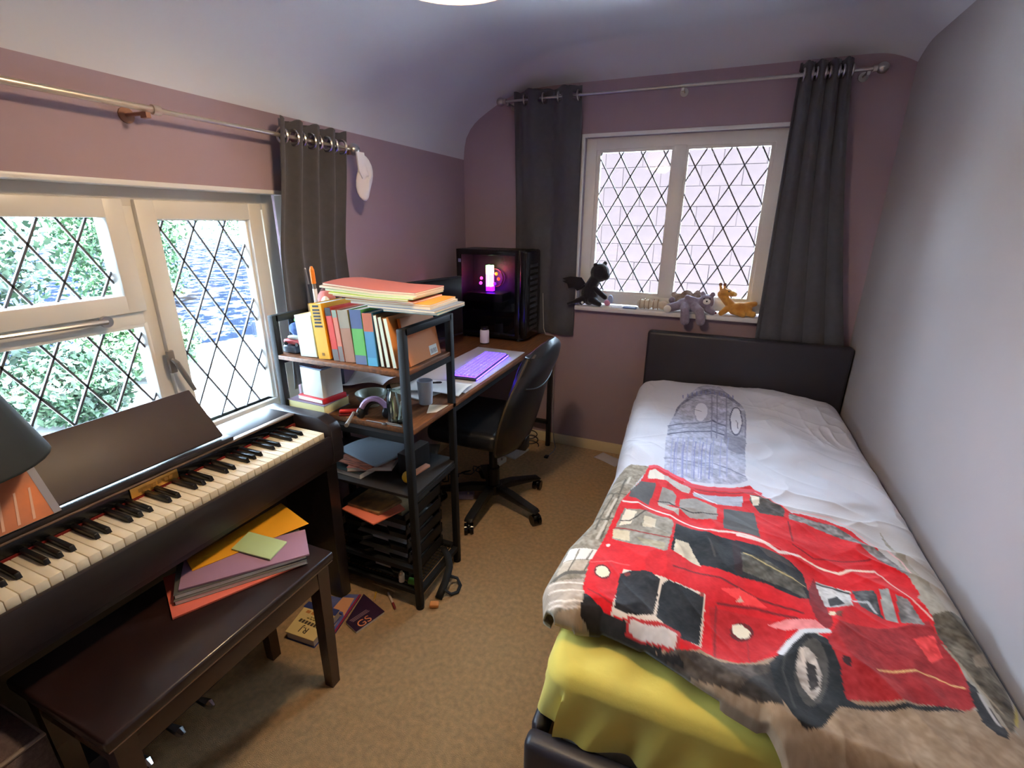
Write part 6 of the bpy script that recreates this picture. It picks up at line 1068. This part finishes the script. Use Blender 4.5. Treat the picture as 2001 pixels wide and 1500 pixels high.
for y_,dz_ in ((2.835,0),(2.826,.018)):
    MB().prism([(-.700,1.075+dz_),(-.725,1.108+dz_),(-.79,1.112+dz_),(-.845,1.098+dz_),(-.815,1.085+dz_),(-.805,1.058+dz_),(-.775,1.070+dz_),(-.752,1.045+dz_),(-.725,1.055+dz_)],y_,y_+.006,W_).build('wing', plb, t)
MB().sph(bs((-.735,2.828,.972)),.008,n=8).build('claw', whitep, t)
t = thing('ornament','pink and white ornament next to the black plush toy on the sill','ornament',(-.57,2.87,SL))
MB().box((-.590,2.852,SL),(-.548,2.89,SL+.006),.002).build('base', whitep, t); MB().sph((-.571,2.87,SL+.024),(.020,.016,.018)).build('body', M('pink_ceramic',(220,150,170),.35), t); MB().sph((-.555,2.876,SL+.044),(.016,.014,.028)).build('handle', M('pale_blue_ceramic',(170,186,214),.35), t)
sheet_obj('index_card','small white card lying on the window sill by the ornament','card',[(-.543,2.848),(-.482,2.850),(-.487,2.888),(-.540,2.888)],SL,.002,M('white_glossy2',(236,240,246),.4),bev=0)
tag(MB().box((-.475,2.846,SL),(-.395,2.884,SL+.010),.004,2).build('phone_case', M('slate_blue_plastic',(96,124,170),.35)),'slate blue plastic case lying in the middle of the window sill','case')
# cream toy
t = thing('plush_toy','small cream ribbed plush toy lying beside the lilac bear on the sill','soft toy',(-.33,2.90,SL))
blob('body',[((-.375,2.892,SL+.030),(.026,.026,.028)),((-.335,2.895,SL+.030),(.028,.026,.028)),((-.295,2.895,SL+.030),(.028,.026,.026)),((-.252,2.89,SL+.028),(.032,.026,.026))], M('cream_plush',(220,206,184),.95,bump=(200,.6,.004)), t)
for k_ in range(5): MB().tube([(-.38+.025*k_,2.893+.027*math.cos(a),SL+.031+.029*math.sin(a)) for a in np.linspace(0,2*math.pi,14,endpoint=False)],.0025,5,close=True).build('rib', M('tan_thread',(176,150,124),.9), t)
# lilac-grey bear lying face up, legs over the edge
t = thing('plush_toy','grey-lilac teddy bear lying on its back along the window sill','soft toy',(-.12,2.87,SL))
bearm = M('lilac_grey_plush',(150,138,156),.95,nz=(30,.25),bump=(180,.8,.005),sheen=.4)
blob('body',[((-.11,2.870,SL+.045),(.075,.038,.040)),((-.205,2.885,SL+.062),(.020,.02,.02)),((-.022,2.872,SL+.068),(.042,.036,.040)),((.006,2.868,SL+.108),(.014,.012,.014)),((-.045,2.882,SL+.108),(.014,.012,.014)),((-.07,2.872,SL+.055),(-.03,2.872,SL+.062),.032,.03),
  ((-.16,2.858,SL+.040),(-.212,2.832,SL+.026),.026,.024),((-.08,2.842,SL+.040),(-.050,2.806,SL+.022),.026,.025),((-.050,2.806,SL+.022),(-.038,2.803,SL-.030),.025,.026),((-.13,2.842,SL+.038),(-.125,2.806,SL+.020),.026,.025),((-.125,2.806,SL+.020),(-.12,2.803,SL-.034),.025,.026),((-.06,2.866,SL+.065),(-.125,2.856,SL+.088),.018,.014),((-.01,2.856,SL+.030),(.016,2.836,SL+.018),.022,.018)], bearm, t)
MB().sph((-.220,2.814,SL+.022),(.021,.010,.021)).build('foot_pad', M('white_plush',(230,226,216)), t)
MB().sph((-.020,2.840,SL+.072),(.020,.014,.016)).build('muzzle', M('white_plush',(230,226,216)), t)
MB().sph((-.020,2.827,SL+.076),.005,n=8).sph((-.036,2.840,SL+.088),.004,n=8).sph((-.006,2.840,SL+.088),.004,n=8).build('face', blackp, t)
MB().box((.026,2.826,SL+.010),(.038,2.840,SL+.022),.004).build('button', M('dark_red_plastic',(120,26,24)), t)
t = thing('plush_toy','white and brown plush toy half hidden behind the lilac bear','soft toy',(-.15,2.90,SL))
blob('body',[((-.175,2.922,SL+.050),(.03,.013,.05)),((-.13,2.923,SL+.060),(.045,.013,.06)),((-.075,2.923,SL+.062),(.03,.013,.06)),((-.20,2.922,SL+.090),(.016,.012,.016))], M('white_brown_plush',(210,200,190),.95,nz=(16,.4,(120,100,84)),bump=(180,.6,.005)), t)
# golden giraffe
t = thing('plush_toy','golden yellow giraffe plush toy lying by the bed side curtain','soft toy',(.16,2.87,SL))
gm = M('golden_plush',(214,158,72),.95,nz=(24,.2,(190,124,50)),bump=(180,.7,.004),sheen=.3)
blob('body',[((.150,2.872,SL+.040),(.066,.034,.036)),((.108,2.880,SL+.052),(.046,2.884,SL+.112),.026,.019),((.070,2.878,SL+.124),(.034,.022,.020)),((.102,2.872,SL+.118),(.019,.018,.015)),((.180,2.880,SL+.058),(.222,2.885,SL+.070),.020,.014),
  ((.115,2.855,SL+.030),(.170,2.842,SL+.016),.019,.017),((.165,2.868,SL+.030),(.218,2.850,SL+.018),.021,.017),((.044,2.882,SL+.132),(.038,2.880,SL+.158),.008,.007),((.062,2.884,SL+.138),(.060,2.884,SL+.162),.008,.007),((.085,2.860,SL+.035),(.060,2.848,SL+.014),.019,.015)], gm, t, .0035)
for x in (.038,.060): MB().sph((x,2.882,SL+.164),.009,n=8).build('horn_tip', M('brown_plush',(130,84,46),.95), t)
MB().sph((.084,2.857,SL+.132),.004,n=8).build('eye', blackp, t)
MB().sph((.116,2.868,SL+.116),(.011,.014,.011)).build('muzzle', M('pale_gold_plush',(232,196,130),.95), t)
